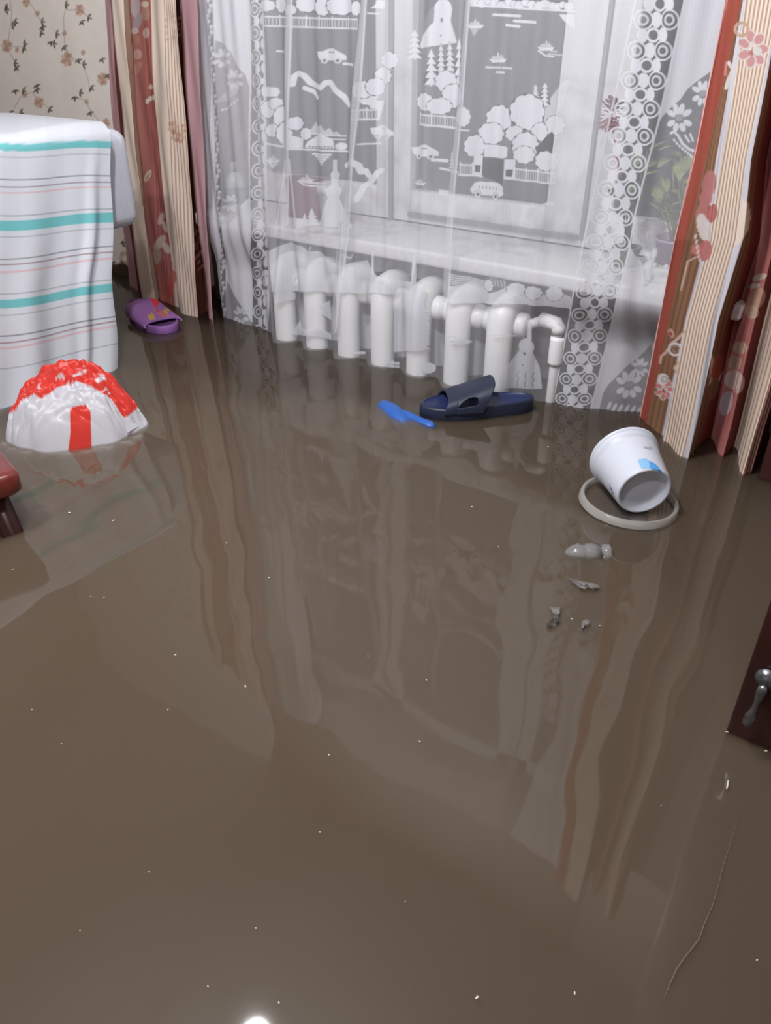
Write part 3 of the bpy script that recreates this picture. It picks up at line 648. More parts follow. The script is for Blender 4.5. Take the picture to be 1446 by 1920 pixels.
# ================================================================== DRAPES
def drape(name, knots, vs, Ys, colours, label, paint, nq=30, wav=0.003, z1=1.72):
    """knots: for each cloth line the pixel columns read at the heights vs; folds come from Ys"""
    nk = len(knots); zrow = np.concatenate([np.linspace(-.05, .90, 620), np.linspace(.91, z1, 40)])
    XK = np.zeros((len(zrow), nk)); YK = np.zeros((len(zrow), nk))
    for k in range(nk):
        yk = Ys[k] if isinstance(Ys[k], tuple) else (Ys[k], Ys[k])              # (up on the wall, down at the water)
        p3 = sorted([tuple(aty(u, v, float(np.interp(v, [480, 790], yk))))[::-1] for u, v in zip(knots[k], vs)])
        XK[:, k] = np.interp(zrow, [p[0] for p in p3], [p[2] for p in p3]); YK[:, k] = np.interp(zrow, [p[0] for p in p3], [p[1] for p in p3])
    q = []; 
    for k in range(nk - 1):
        n = max(4, int(abs(knots[k + 1][1] - knots[k][1]) / 1.15)); q += list(k + np.arange(n) / n)
    q = np.array(q + [nk - 1.0]); fl = np.clip(q.astype(int), 0, nk - 2); f = q - fl
    X = XK[:, fl] * (1 - f) + XK[:, fl + 1] * f
    fs = f * f * (3 - 2 * f)
    Y = YK[:, fl] * (1 - fs) + YK[:, fl + 1] * fs
    Z = np.repeat(zrow[:, None], len(q), 1)
    Y = Y + wav * np.sin(Z * 7 + q[None, :] * 2.1) + .002 * np.sin(Z * 19 + q * 5)
    P = np.stack([X, Y, Z], -1); U, V = proj(P)
    dye = np.zeros(X.shape + (3,))
    Q = np.repeat(q[None, :], len(zrow), 0)
    for k, cf in enumerate(colours):
        m_ = fl == k
        dye[:, m_] = cf(f[m_][None, :], V[:, m_])
    pr = Paint(U, V, dye.reshape(-1, 3), soft=1.4); paint(pr, U, V, Q)
    o = grid(name, P, cloth_mat('printed_drape_' + name, 0.8, translucent=.12, weave=700), None, dye=pr.val)
    tag(o, label, 'curtain'); return o
CREAM, CREAM2, TAN, BROWN, DBR = C(232, 215, 200), C(214, 194, 176), C(172, 146, 124), C(140, 104, 82), C(96, 62, 50)
TERRA, ROSEC, DRED, LIL, WHT, DUSTY = C(152, 78, 66, 1.15), C(190, 122, 120, 1.15), C(110, 52, 48), C(196, 190, 200), C(205, 203, 212), C(192, 152, 158)
def flat(c): return lambda f, v: np.broadcast_to(c, np.broadcast(f, v).shape + (3,))
def stripes(c1, c2, n, duty=.3):
    def g(f, v):
        s = np.clip((duty / 2 - np.abs(((f * n) % 1) - .5)) / .16 + .6, 0, 1); s = np.broadcast_to(s, np.broadcast(f, v).shape)[..., None]
        return c1 * (1 - s) + c2 * s
    return g
def blend(c1, c2): return lambda f, v: (np.broadcast_to(f, np.broadcast(f, v).shape)[..., None]) * (c2 - c1) + c1
def rose_print(pr, x, y, s, pale=WHT, deep=ROSEC, core=TERRA, rot=0., op=.9):
    for k in range(7):
        a = k * .9 + rot; px, py = x + math.cos(a) * s * .6, y + math.sin(a) * s * .8
        pr.ell(px, py, s * .46, s * .36, pale, a, op); pr.ell(px, py, s * .36, s * .26, deep, a, op)
    for k in range(3): pr.ell(x + math.cos(k * 2.1) * s * .2, y + math.sin(k * 2.1) * s * .3, s * .2, s * .14, core if k % 2 else pale, k, op)
def paint_left(pr, U, V, Q):
    LILF = C(186, 178, 182)
    for x, y, rx, ry, r, c in ((254, 12, 9, 22, 0, LILF), (258, 40, 8, 16, .3, C(165, 155, 165)), (252, 58, 8, 6, 0, C(200, 186, 184)), (254, 76, 9, 10, .4, C(176, 128, 108)), (258, 102, 8, 10, 0, C(196, 166, 156)), (257, 128, 7, 14, .5, C(186, 140, 124)), (273, 25, 8, 14, 0, C(178, 140, 120)), (272, 8, 7, 6, 0, C(210, 196, 180)), (274, 62, 6, 10, 0, C(200, 180, 168))):
        pr.ell(x, y, rx, ry, c, r, .85)
    for x, y in ((283, 163), (282, 185), (276, 190), (288, 183)): pr.ell(x, y, 3.5, 5, C(214, 202, 186))
    for x, y, s in ((324, 238, 10), (338, 258, 9), (330, 255, 10), (345, 240, 7)):
        for k in range(5): pr.ell(x + s * .6 * math.cos(k * 1.3), y + s * .8 * math.sin(k * 1.3), s * .42, s * .5, C(168, 112, 84) if k % 2 else C(190, 150, 124), k, .55)
    for k in range(12): pr.ell(325 + 14 * math.sin(k * 2.2), 30 + 5 * k * .8, 3, 4, C(200, 160, 150), k, .6)
    pr.ell(277, 330, 5, 12, C(205, 188, 176), .5); pr.ell(278, 330, 2.5, 8, TAN, .5)
    for x, y, rx, ry, r, c in ((302, 410, 5, 12, .3, C(214, 192, 184)), (309, 425, 4, 12, -.4, C(216, 200, 190)), (300, 455, 8, 16, .6, C(206, 190, 182)), (312, 465, 6, 12, -.5, C(214, 202, 194)), (294, 480, 8, 16, 0, C(176, 158, 144)), (318, 540, 9, 20, .1, C(190, 90, 86)), (310, 565, 8, 16, .1, C(196, 104, 96)), (324, 520, 7, 14, 0, C(186, 96, 88))):
        pr.ell(x, y, rx, ry, c, r, .8)
    for x in range(302, 332, 5): pr.line([(x - 4, 490), (x + 4, 600)], 1.6, C(150, 84, 74), .6)
    for k in range(14): pr.ell(370 + 6 * math.sin(k * 1.7) + .15 * k, 420 + 6.5 * k, 3.4, 3.2, C(186, 140, 136), 0, .75)
vsL = [0, 140, 280, 420, 560, 600]
kl = [(198, 206, 217, 229, 246, 250), (206, 217, 230, 243, 262, 266), (211, 223, 236, 250, 270, 274), (232, 243, 255, 270, 291, 296), (241, 251, 263, 276, 298, 303), (266, 274, 284, 294, 303, 308), (283, 290, 299, 313, 329, 334), (303, 309, 318, 328, 338, 342), (331, 339, 352, 362, 371, 373), (334, 343, 356, 369, 386, 390), (340, 350, 362, 376, 391, 394), (370, 374, 380, 388, 398, 402)]
yl = [1.765, 1.745, 1.700, 1.690, 1.728, 1.715, 1.70, 1.655, 1.658, 1.725, 1.668, 1.645]
drape('drape_curtain', kl, vsL, yl, [flat(DUSTY), blend(DRED, DBR), blend(CREAM, CREAM), blend(CREAM2, TAN), blend(C(176, 120, 114), C(158, 96, 92)), stripes(C(180, 112, 106), C(142, 78, 72), 4), flat(CREAM), stripes(CREAM, C(168, 136, 118), 6, .26), blend(DRED, DBR), stripes(DBR, CREAM2, 1.2, .3), flat(DUSTY)],
      'left cream and rose striped drape hanging into the water beside the wallpaper', paint_left)
def paint_right(pr, U, V, Q):
    W2 = C(214, 204, 200)
    # top: the cream figure spreads over the brown band
    rose_print(pr, 1412, 92, 30, W2, C(196, 140, 140), C(176, 112, 110)); pr.ring(1391, 55, 12, 12, 6, C(190, 160, 140)); pr.ell(1362, 92, 8, 12, C(160, 80, 74)); pr.ell(1421, 96, 8, 8, C(208, 204, 200))
    pr.line([(1367, 118), (1374, 130), (1366, 150), (1362, 165)], 7, W2); pr.line([(1362, 118), (1360, 140)], 5, C(200, 130, 130))
    # flower column on the first fold
    for x, y, rx, ry, r, c in ((1330, 345, 13, 26, .15, C(184, 122, 120, 1.0)), (1324, 372, 12, 18, .2, C(184, 122, 120, 1.0)), (1316, 400, 10, 26, .2, C(184, 122, 120, 1.0)), (1336, 400, 9, 18, .2, C(178, 96, 94)), (1320, 428, 12, 28, -.25, W2), (1322, 420, 7, 20, -.3, C(206, 196, 196)), (1322, 470, 13, 20, .2, C(184, 110, 106)), (1306, 468, 10, 10, 0, C(196, 124, 120))): pr.ell(x, y, rx, ry, c, r, .9)
    pr.line([(1304, 440), (1310, 480), (1313, 490)], 3, W2); pr.line([(1306, 482), (1290, 490), (1282, 520), (1278, 545)], 2.6, C(206, 176, 160))
    pr.ell(1259, 625, 5, 9, C(206, 160, 150), -.3); pr.ell(1258, 626, 2.6, 5.5, TERRA, -.3); pr.line([(1284, 622), (1270, 636), (1258, 645), (1250, 660), (1240, 668), (1238, 680)], 4.5, C(212, 178, 168)); pr.ring(1266, 655, 11, 11, 4, W2); pr.ring(1266, 654, 5, 6, 2.2, C(150, 130, 130))
    pr.line([(1272, 680), (1266, 690), (1270, 700)], 5, C(206, 178, 160))
    rose_print(pr, 1246, 730, 17, W2, C(192, 110, 104), C(170, 80, 76)); pr.ell(1243, 711, 11, 11, W2); pr.ring(1246, 711, 5, 5, 2, C(150, 140, 146))
    # cream figure bulging over the white line
    pr.poly([(1392, 372), (1402, 384), (1406, 405), (1402, 430), (1390, 452), (1378, 462), (1384, 420)], CREAM); pr.line([(1396, 372), (1404, 386), (1407, 408), (1402, 432), (1388, 456)], 2.2, W2)
    pr.poly([(1332, 660), (1346, 690), (1350, 672), (1354, 700), (1344, 735), (1330, 740)], CREAM2); pr.ell(1345, 690, 10, 26, C(172, 88, 74), .25); pr.ell(1338, 730, 9, 22, C(150, 110, 84), .3)
    # pale flowers on the rose folds
    for x, y, rx, ry, r, c in ((1424, 520, 15, 6, -.3, C(206, 192, 180)), (1414, 536, 12, 5, -.2, W2), (1420, 560, 14, 22, .4, C(182, 150, 130)), (1410, 585, 14, 12, .6, C(190, 164, 142)), (1388, 652, 14, 12, 0, C(196, 176, 152)), (1378, 680, 14, 14, .4, C(186, 160, 140)), (1376, 712, 18, 18, .2, C(206, 192, 186)), (1362, 756, 12, 24, .25, C(196, 190, 198)), (1386, 720, 10, 18, .2, C(198, 170, 164))): pr.ell(x, y, rx, ry, c, r, .8)
    for x in (1392, 1398): pr.line([(x + 14, 600), (x - 12, 700), (x - 36, 800)], 1.8, C(140, 84, 80), .7)
vsR = [0, 150, 300, 450, 600, 800]
kr = [(1360, 1330, 1300, 1264, 1235, 1195), (1364, 1333, 1303, 1268, 1238, 1198), (1391, 1358, 1323, 1286, 1255, 1213), (1394, 1370, 1344, 1326, 1286, 1247), (1397, 1378, 1354, 1331, 1289, 1250), (1462, 1432, 1400, 1380, 1338, 1297), (1466, 1440, 1410, 1394, 1348, 1306), (1478, 1450, 1421, 1410, 1365, 1320), (1500, 1468, 1437, 1425, 1377, 1338), (1540, 1510, 1478, 1455, 1416, 1371), (1558, 1528, 1494, 1472, 1434, 1386), (1610, 1572, 1532, 1512, 1478, 1420), (1632, 1596, 1560, 1538, 1498, 1434), (1650, 1616, 1580, 1556, 1512, 1444)]
yr = [(1.640, 1.758), (1.638, 1.750), (1.632, 1.722), (1.625, 1.680), (1.612, 1.650), 1.604, 1.602, 1.690, 1.735, 1.655, 1.715, 1.600, 1.618, 1.690]
drape('drape_curtain', kr, vsR, yr, [flat(C(226, 178, 174)), flat(TERRA), stripes(BROWN, C(118, 84, 62), 7, .35), flat(WHT), stripes(CREAM, C(176, 148, 130), 8, .40), flat(WHT), stripes(BROWN, C(112, 76, 58), 3, .3), blend(TERRA, DRED), blend(ROSEC, C(170, 104, 100)), flat(DRED), stripes(CREAM, C(182, 150, 128), 5, .3), stripes(C(170, 96, 88), CREAM2, 3, .4), flat(DRED)],
      'right terracotta and cream striped drape with pink printed flowers by the bucket', paint_right)

# ================================================================== TABLE, MATTRESS AND TOWEL AT THE LEFT
FX = -1.79
tb = empty('side_table', (-2.08, .85, ZF), 'wooden table hidden under the striped towel by the left drape', 'table')
wood = mat('brown_wood', C(112, 78, 56), 0.5, vary=.2, scale=14)
boxes('table_top', [((-2.36, .42, .300), (-1.83, 1.21, .334))], wood, tb, .004)
for x in (-2.33, -1.89):
    for y in (.46, 1.14): boxes('leg', [((x, y, ZF), (x + .045, y + .045, .30))], wood, tb, .003)
bm = bmesh.new(); box(bm, (-2.30, .40, .336), (-1.832, 1.435, .578), .035, 5)
bmesh.ops.subdivide_edges(bm, edges=bm.edges[:], cuts=2, use_grid_fill=True)
for v in bm.verts: v.co += Vector((.004, .004, .004)) * mnoise.noise(v.co * 9)
mt = from_bm('folded_mattress', bm, mat('pale_grey_ticking', C(200, 202, 212), .8, bump=.1, scale=60), None)
tag(mt, 'pale grey folded mattress on the table under the striped towel', 'mattress')
ny, nx = 420, 300
t = np.linspace(0, 1, ny)
# path over the top: from the back edge, across, over the rounded front edge, then straight down into the water
def towel_path(tt):
    d = tt * (0.40 + .05 + .66); out = np.zeros((len(d), 2))
    a = d < .40; out[a] = np.stack([FX - .035 - .40 + d[a], np.full(a.sum(), .598)], 1)
    b = (d >= .40) & (d < .45); ph = (d[b] - .40) / .05 * math.pi / 2
    out[b] = np.stack([FX - .035 + .035 * np.sin(ph), .598 - .035 + .035 * np.cos(ph)], 1)
    c_ = d >= .45; out[c_] = np.stack([np.full(c_.sum(), FX), .563 - (d[c_] - .45)], 1)
    return out
d_all = np.concatenate([np.linspace(0, .40, 30, endpoint=False), np.linspace(.40, .45, 14, endpoint=False), np.linspace(.45, 1.11, 430)])
pa = towel_path(d_all / 1.11)
s = np.concatenate([np.linspace(0, .05, 40, endpoint=False), np.linspace(.05, .62, 260), np.linspace(.63, .95, 12)])
zz = pa[:, 1][:, None]; xx = pa[:, 0][:, None]
edge = np.interp(zz, [-.1, 0, .25, .56, .60], [1.215, 1.222, 1.262, 1.338, 1.345]) + .004 * np.sin(zz * 22)
Yt = edge - s[None, :] * np.ones_like(zz)
front = (d_all > .43)[:, None]; drop = np.clip(.57 - zz, 0, 1) * (d_all > .42)[:, None]
fold = .016 * np.exp(-((s[None, :] - .045 - .10 * drop) / .016) ** 2) * np.clip(drop * 4, 0, 1)
wavy = .010 * np.sin(s[None, :] * 26 + 1.0) * np.clip(drop * 2.2, 0, 1) + .006 * np.sin(s[None, :] * 55 + zz * 5) * np.clip(drop * 2, 0, 1)
Xt = xx + front * (fold + wavy + .006)
Zt = zz + .004 * np.sin(s[None, :] * 18) * (1 - front) + 0 * Yt
Pt = np.stack([Xt, Yt, Zt], -1); U, V = proj(Pt)
TW, TEAL, GREYL, PINK, DK = C(216, 220, 228), C(120, 196, 200), C(150, 160, 166), C(220, 186, 192), C(108, 116, 128)
td = np.broadcast_to(TW, U.shape + (3,)).copy()
soft = lambda d: np.clip(.5 - d / 1.5, 0, 1)
for va, vb, wd, c, op in ((276, 271, 13, TEAL, 1), (294, 289, 2.4, GREYL, .5), (336, 329, 2.2, DK, .8), (350, 341, 2.4, C(130, 110, 120), .7), (361, 350, 3, PINK, .9), (404, 391, 2.2, GREYL, .8), (423, 407, 19, TEAL, 1), (444, 428, 2, GREYL, .7),
                          (486, 461, 2.2, DK, .8), (496, 472, 2.4, C(150, 105, 116), .8), (510, 484, 4, PINK, .9), (551, 524, 2, GREYL, .8), (570, 539, 16, TEAL, 1), (591, 559, 2, GREYL, .7), (630, 594, 2.4, DK, .85), (643, 603, 2.6, C(150, 105, 116), .8), (653, 612, 4, PINK, .9), (691, 646, 2, GREYL, .8), (766, 715, 2, GREYL, .7), (262, 258, 0, TEAL, 0)):
    if not op: continue
    f = np.clip(U / 205.0, -1.5, 1.1); vc = va + (vb - va) * (f ** 1.25 if False else np.sign(f) * np.abs(f) ** 1.2) + 2.0 * np.sin(U / 31.0)
    a = soft(np.abs(V - vc) - wd / 2) * op
    td = td * (1 - a[..., None]) + c * a[..., None]
cb = np.clip(.92 + .05 * np.sin(V / 9.5) * 0 + .05 * (np.sin(U / 11.0 + V / 90.0) > .2), 0, 1.02)
td *= np.clip(1 - .03 * (np.sin(U / 13.0) > .3), 0, 1)[..., None]
tw = grid('striped_towel', Pt, cloth_mat('towel_cotton', .9, translucent=.1, weave=500), None, dye=td)
sd = tw.modifiers.new('thickness', 'SOLIDIFY'); sd.thickness = .003; sd.offset = 1
tag(tw, 'white towel with teal and pink stripes hanging off the table into the water', 'towel')

# ================================================================== PLASTIC BAG
bc = atz(124, 836, 0)
bside = Vector((math.cos(YAW + .12), math.sin(YAW + .12), 0)); bdep = Vector((-bside.y, bside.x, 0))
bc = bc + bdep * .085
nx, ny = 200, 150
aa, bb = np.meshgrid(np.sin(np.linspace(-1, 1, nx) * math.pi / 2), np.sin(np.linspace(-1, 1, ny) * math.pi / 2))
def bag_pts():
    P = np.zeros((ny, nx, 3))
    for j in range(ny):
        for i in range(nx):
            a, b = aa[j, i], bb[j, i]
            # square to disc
            x = a * math.sqrt(max(0, 1 - b * b / 2)); y = b * math.sqrt(max(0, 1 - a * a / 2)); r = math.hypot(x, y)
            top = 0.172 * (1 - .95 * max(0, abs(x + .05 * 0) - .12) ** 1.35) if True else 0
            skew = 1.0 - .30 * max(0, -x - .25) - .10 * max(0, x - .5)
            prof_ = float(np.interp(x, [-1, -.88, -.7, -.35, -.05, .2, .45, .62, .8, .93, 1], [.40, .50, .66, .88, 1.0, 1.0, .93, .82, .60, .42, .3]))
            z = .138 * prof_ * max(0, 1 - r ** 3.4) ** .42
            lean = .055 * (z / .17)                      # the heap leans back, front slopes gently
            th_ = math.atan2(y, x); wob = 1 + (.045 * math.sin(3 * th_ + .6) + .03 * math.sin(7 * th_ + 1.2) + .015 * math.sin(13 * th_)) * r * r
            L = bside * (x * .158 * wob) + bdep * (y * .105 * wob + lean * .6)
            n1 = mnoise.noise(Vector((x * 3.1, y * 3.1, 2.0))); n2 = mnoise.noise(Vector((x * 6.3 + 4, y * 6.3, 7.0))); n3 = mnoise.noise(Vector((x * 13, y * 13, 1.5)))
            n4 = mnoise.noise(Vector((x * 2.2 + y * 5, y * 9 - x * 3, 9.0)))
            cr = .016 * (abs(n1) - .22) + .008 * (abs(n2) - .22) + .0015 * (abs(n3) - .2) - .024 * max(0, .3 - abs(n4)) 
            arc = .006 * math.sin(16 * math.hypot(x * 1.0 - .1, (y + .6) * 1.1) + 2.5 * n1)
            fan = math.atan2(y + 1.05, x + 1.15); arc += .0075 * math.sin(fan * 17 + 2.2 * n1) * max(0, .75 - x) + .006 * abs(math.sin(fan * 9 + 3 * n2))
            dip = -.045 * math.exp(-(((x - .05) / .12) ** 2 + ((y + .55) / .13) ** 2))
            k = min(1, (1 - r) * 9)
            z2 = z + (cr * 1.5 + arc + dip) * k - .012 * r ** 8
            P[j, i] = (bc.x + L.x, bc.y + L.y, max(z2, -.03) if r < .9995 else -.03)
    return P
Pb = bag_pts(); U, V = proj(Pb)
RED = C(222, 64, 54, 1.0); BW = C(214, 213, 220, 1.0)
pb = Paint(U, V, np.broadcast_to(BW, U.shape + (3,)).reshape(-1, 3).copy(), soft=1.5)
pb.poly([(-30, 600), (330, 600), (330, 700), (236, 784), (228, 779), (215, 757), (204, 744), (190, 736), (172, 724), (145, 715), (128, 722), (110, 725), (96, 736), (75, 750), (64, 738), (40, 752), (28, 770), (10, 778), (-30, 780)], RED)
for pts in ([(103, 712), (110, 703), (118, 698), (121, 712), (113, 708)], [(136, 703), (150, 699), (160, 692), (163, 695), (152, 703), (138, 706)], [(178, 712), (194, 702), (200, 710), (183, 718)], [(68, 728), (74, 722), (76, 730)], [(190, 735), (200, 727), (203, 730)], [(196, 742), (206, 734), (207, 738)]): pb.poly(pts, BW)
pb.poly([(131, 768), (140, 762), (160, 758), (170, 772), (172, 845), (128, 845), (132, 810)], RED)
bagm = cloth_mat('shiny_bag_film', .34, translucent=.12, weave=45, spec=.35, bump=.12)
bag = grid('plastic_bag', Pb, bagm, None, dye=pb.val); tag(bag, 'crumpled white and red plastic bag bulging out of the water by the towel', 'bag')
# drowned skirt of the bag and a loose corner
skp = []
for j in range(12):
    row = []
    for i in range(60):
        t = i / 59; a = math.radians(-165 + 150 * t); rr = 1 + .05 * math.sin(i * .9)
        k = j / 11; R_ = 1.0 + k * .42
        p = bc + bside * (math.cos(a) * .155 * R_ * rr) + bdep * (math.sin(a) * .102 * R_ * rr)
        row.append((p.x, p.y, -.006 - k * .035 - .004 * math.sin(i * 1.3) * k))
    skp.append(row)
grid('drowned_edge', np.array(skp), mat('wet_white_film', C(210, 208, 212), .4), bag)
bm = bmesh.new(); e1, e2, e3, e4 = atz(238, 812, .012), atz(262, 798, .006), atz(246, 790, .03), atz(232, 785, .035)
for q in ((e1, e2, e3, e4),): bm.faces.new([bm.verts.new(v) for v in q])
from_bm('torn_corner', bm, mat('white_film', BW, .35), bag)
bm = bmesh.new(); ts = [atz(228, 768, .045), atz(238, 760, .04), atz(246, 772, .03), atz(240, 786, .028), atz(232, 780, .035)]
bm.faces.new([bm.verts.new(v) for v in ts]); from_bm('torn_handle', bm, mat('red_film', RED, .35), bag)

# ================================================================== SLIPPERS
def frame_from(heel, toe):
    x = (toe - heel); L = x.length; x.normalize(); z = Vector((0, 0, 1)); y = z.cross(x).normalized()
    return heel, x, y, z, L
def sole(parent, heel, toe, wmax, z0, z1, m, m_bed, heel_up=0.0, lift=None):
    o, ax, ay, az, L = frame_from(heel, toe)
    def outline(n=72, k=1.0):
        pts = []
        for i in range(n):
            a = 2 * math.pi * i / n; s = .5 - .5 * math.cos(a)            # 0 heel .. 1 toe
            w_ = (.74 + .26 * math.sin(math.pi * min(1, max(0, (s - .25) / 1.15))) ** 1.0 - .06 * math.exp(-((s - .38) / .14) ** 2))
            e = math.sqrt(max(0, 1 - abs(2 * s - 1) ** 2.6)) ** .9
            y = math.copysign(e * w_ * wmax * .5, math.sin(a)) if abs(math.sin(a)) > 1e-6 else 0
            pts.append(((s - .5) * k + .5, y * k))
        return pts
    lf = lift or (lambda s: 0.0)
    def P(s, y, z): return o + ax * (s * L) + ay * y + az * (z + lf(s))
    bm = bmesh.new(); rings = []
    for k, z in ((.94, z0), (1.0, z0 + .006), (1.0, z1 - .004), (.985, z1), (.93, z1 + .001)):
        rings.append([bm.verts.new(P(s, y, z + heel_up * max(0, 1 - s * 1.6) * (z > z0 + .006))) for s, y in outline(k=k)])
    for A, B in zip(rings, rings[1:]):
        for j in range(len(A)): bm.faces.new((A[j], A[(j + 1) % len(A)], B[(j + 1) % len(B)], B[j]))
    bm.faces.new(rings[0][::-1]); from_bm('sole', bm, m, parent)
    bm = bmesh.new(); prev = None
    for k, dz in ((.935, .001), (.90, -.004), (.6, -.006), (.3, -.006)):
        r = [bm.verts.new(P(s, y, z1 + dz + heel_up * max(0, 1 - s * 1.6))) for s, y in outline(k=k)]
        if prev:
            for j in range(len(r)): bm.faces.new((prev[j], prev[(j + 1) % len(r)], r[(j + 1) % len(r)], r[j]))
        prev = r
    bm.faces.new(prev); from_bm('footbed', bm, m_bed, parent)
    return P
def strap_grid(P, s_front, s_back, wfun, hfun, z1, ns=40, na=60, hole=None, dyef=None, th=.0045):
    pts = np.zeros((ns, na, 3)); keep = np.ones((ns - 1, na - 1), bool)
    for i in range(ns):
        for j in range(na):
            f = i / (ns - 1); ph = math.pi * j / (na - 1); sd = math.sin(ph)
            s = s_front(sd) * (1 - f) + s_back(sd) * f
            y = -wfun(s) * math.copysign(abs(math.cos(ph)) ** .75, math.cos(ph)); z = z1 - .004 + hfun(f, s) * sd ** .72
            pts[i, j] = P(s, y, z)
            if hole and i < ns - 1 and j < na - 1 and hole(f, ph): keep[i, j] = False
    return pts, keep
# navy slide
nav = mat('navy_rubber', C(40, 47, 68, 1.0), .42, .45, bump=.05, scale=60); nav2 = mat('navy_footbed', C(38, 50, 92, 1.0), .42, .4, bump=.08, scale=90)
toe, heel = atz(787, 775, 0), atz(999, 764, 0)
ns_ = empty('slipper', (toe + heel) / 2, 'navy blue rubber slide slipper floating upright beside the radiator', 'slipper')
Pn = sole(ns_, heel, toe, .108, -.012, .026, nav, nav2, heel_up=.006)
pts, keep = strap_grid(Pn, lambda sd: .80 - .03 * sd + .02 * (1 - sd), lambda sd: .47 - .10 * sd + .02 * (1 - sd), lambda s: .051 + .003 * (s < .7), lambda f, s: .030 + .036 * f, .020,
                       hole=lambda f, ph: min(ph, math.pi - ph) / math.pi > .085 and ((f - .52) / .23) ** 2 + ((min(ph, math.pi - ph) / math.pi - .085) / .155) ** 2 < 1, ns=80, na=120)
st = grid('strap', pts, nav, ns_, keep=keep); sd = st.modifiers.new('thickness', 'SOLIDIFY'); sd.thickness = .006; sd.offset = 0
best = min(((pts[i, j], (proj(pts[i, j])[0] - 863) ** 2 + (proj(pts[i, j])[1] - 724) ** 2) for i in range(80) for j in range(120)), key=lambda q: q[1])[0]
bm = bmesh.new(); nrm = (Vector((0, 0, H)) - Vector(best)).normalized(); lathe(bm, [(0, .006), (.0035, .006), (.006, .0045), (.0065, .002), (.005, -.004)], best, nrm, 20); from_bm('rivet', bm, mat('white_rivet', (.75, .75, .75), .3), ns_)
# purple clog-like slide
pur = mat("purple_foam", C(138, 94, 156, 1.0), .5, .3, bump=.06, scale=50); pur2 = mat('dark_purple_foam', C(96, 62, 110), .6, .3)
toe, heel = atz(319, 625, 0), atz(252, 580, 0)
ps = empty('slipper', (toe + heel) / 2, 'purple child slide slipper with a red patch below the left drape', 'slipper')
Pp = sole(ps, heel, toe, .124, -.015, .022, pur, pur2, heel_up=.014)
pts, keep = strap_grid(Pp, lambda sd: .86 - .03 * sd, lambda sd: .34 - .08 * sd, lambda s: .060, lambda f, s: .014 + .020 * f, .020)
U, V = proj(pts); dy = np.broadcast_to(C(148, 102, 166, 1.0), U.shape + (3,)).reshape(-1, 3).copy(); pq = Paint(U, V, dy, soft=1.2)
# dye for the patch on a finer strap
g_ = []
for i in range(160):
    f = i / 159; g_.append([[0, 0, 0]] * 160)
ns2, na2 = 150, 150
pts, keep = strap_grid(Pp, lambda sd: .86 - .03 * sd, lambda sd: .34 - .08 * sd, lambda s: .060, lambda f, s: .014 + .020 * f, .020, ns2, na2)
U, V = proj(pts); pq = Paint(U, V, np.broadcast_to(C(148, 102, 166, 1.0), U.shape + (3,)).reshape(-1, 3).copy(), soft=1.2)
REDP, GOLD, PNK = C(206, 58, 62), C(186, 150, 72), C(186, 104, 104)
pq.poly([(281, 561), (301, 560), (297, 573), (293, 580), (286, 571)], REDP); pq.line([(292, 577), (288, 585), (279, 592)], 2, PNK); pq.line([(292, 577), (296, 584), (302, 590)], 3, C(190, 70, 66))
for x, y in ((281, 595), (286, 593), (283, 599), (288, 598), (310, 584), (315, 582), (312, 589)): pq.ell(x, y, 3.4, 3, GOLD, .5)
for x, y in ((300, 590), (306, 594), (312, 593), (304, 587)): pq.ell(x, y, 5, 2.6, PNK, .2)
st = grid('strap', pts, cloth_mat('purple_printed_foam', .5, weave=80, spec=.3), ps, dye=pq.val); sd = st.modifiers.new('thickness', 'SOLIDIFY'); sd.thickness = .007; sd.offset = 0

# ================================================================== BLUE TOY HALF UNDER WATER
bt = empty('rubber_glove', atz(765, 782), 'bright blue rubber glove half sunk beside the navy slipper', 'glove')
bm = bmesh.new()
def pz(u, v, z): return atz(u, v, z)
tube(bm, [pz(710, 762, -.010), pz(719, 766, -.014), pz(733, 776, -.016), pz(746, 788, -.017), pz(757, 798, -.021), pz(764, 808, -.030), pz(770, 822, -.045)], [.016, .024, .027, .027, .026, .024, .016], 18)
tube(bm, [pz(738, 776, -.008), pz(762, 782, -.008), pz(778, 788, -.008), pz(794, 795, -.007), pz(808, 801, -.006), pz(816, 805, -.010)], [.014, .015, .014, .0125, .0125, .008], 14)
for u0, v0 in ((716, 757), (727, 762), (722, 766), (748, 776), (763, 781)): tube(bm, [pz(u0, v0 + 3, -.006), pz(u0, v0, .001), pz(u0, v0 - 2, .004)], [.009, .006, .002], 10)
for v in bm.verts: v.co += Vector((0, 0, .004)) * mnoise.noise(v.co * 60)
from_bm('glove_body', bm, mat('blue_rubber', C(52, 104, 190, 1.0), .45, .4, bump=.2, scale=90), bt)

# ================================================================== WHITE BUCKET ON A CLEAR LID
lc = atz(1178, 943, 0); lid = empty('bucket_lid', lc, 'clear round plastic lid floating under the white bucket', 'lid')
tilt = Matrix.Rotation(.035, 3, Vector((math.sin(YAW), -math.cos(YAW), 0)).cross(Vector((0, 0, 1))).cross(Vector((0, 0, 1))) if False else Vector((-math.sin(YAW), math.cos(YAW), 0)))
ax = (tilt @ Vector((0, 0, 1))).normalized()
cl = clear_mat('clear_lid_plastic', .10, (.85, .83, .8), 1.4, .12)
bm = bmesh.new(); lathe(bm, [(0, .0015), (.082, .0015), (.086, .003)], lc, ax, 56); from_bm('lid_disc', bm, clear_mat('clear_disc', .02, (.7, .66, .6), 1.08, .05), lid)
bm = bmesh.new(); lathe(bm, [(.086, .003), (.087, .013), (.090, .0145), (.0945, .013), (.096, .004), (.0975, .001), (.0975, -.001), (.095, -.001)], lc, ax, 64)
from_bm('lid_rim', bm, clear_mat('milky_rim', .34, (.86, .83, .78), 1.35, .12), lid)
bb_ = atz(1209, 922, .056)
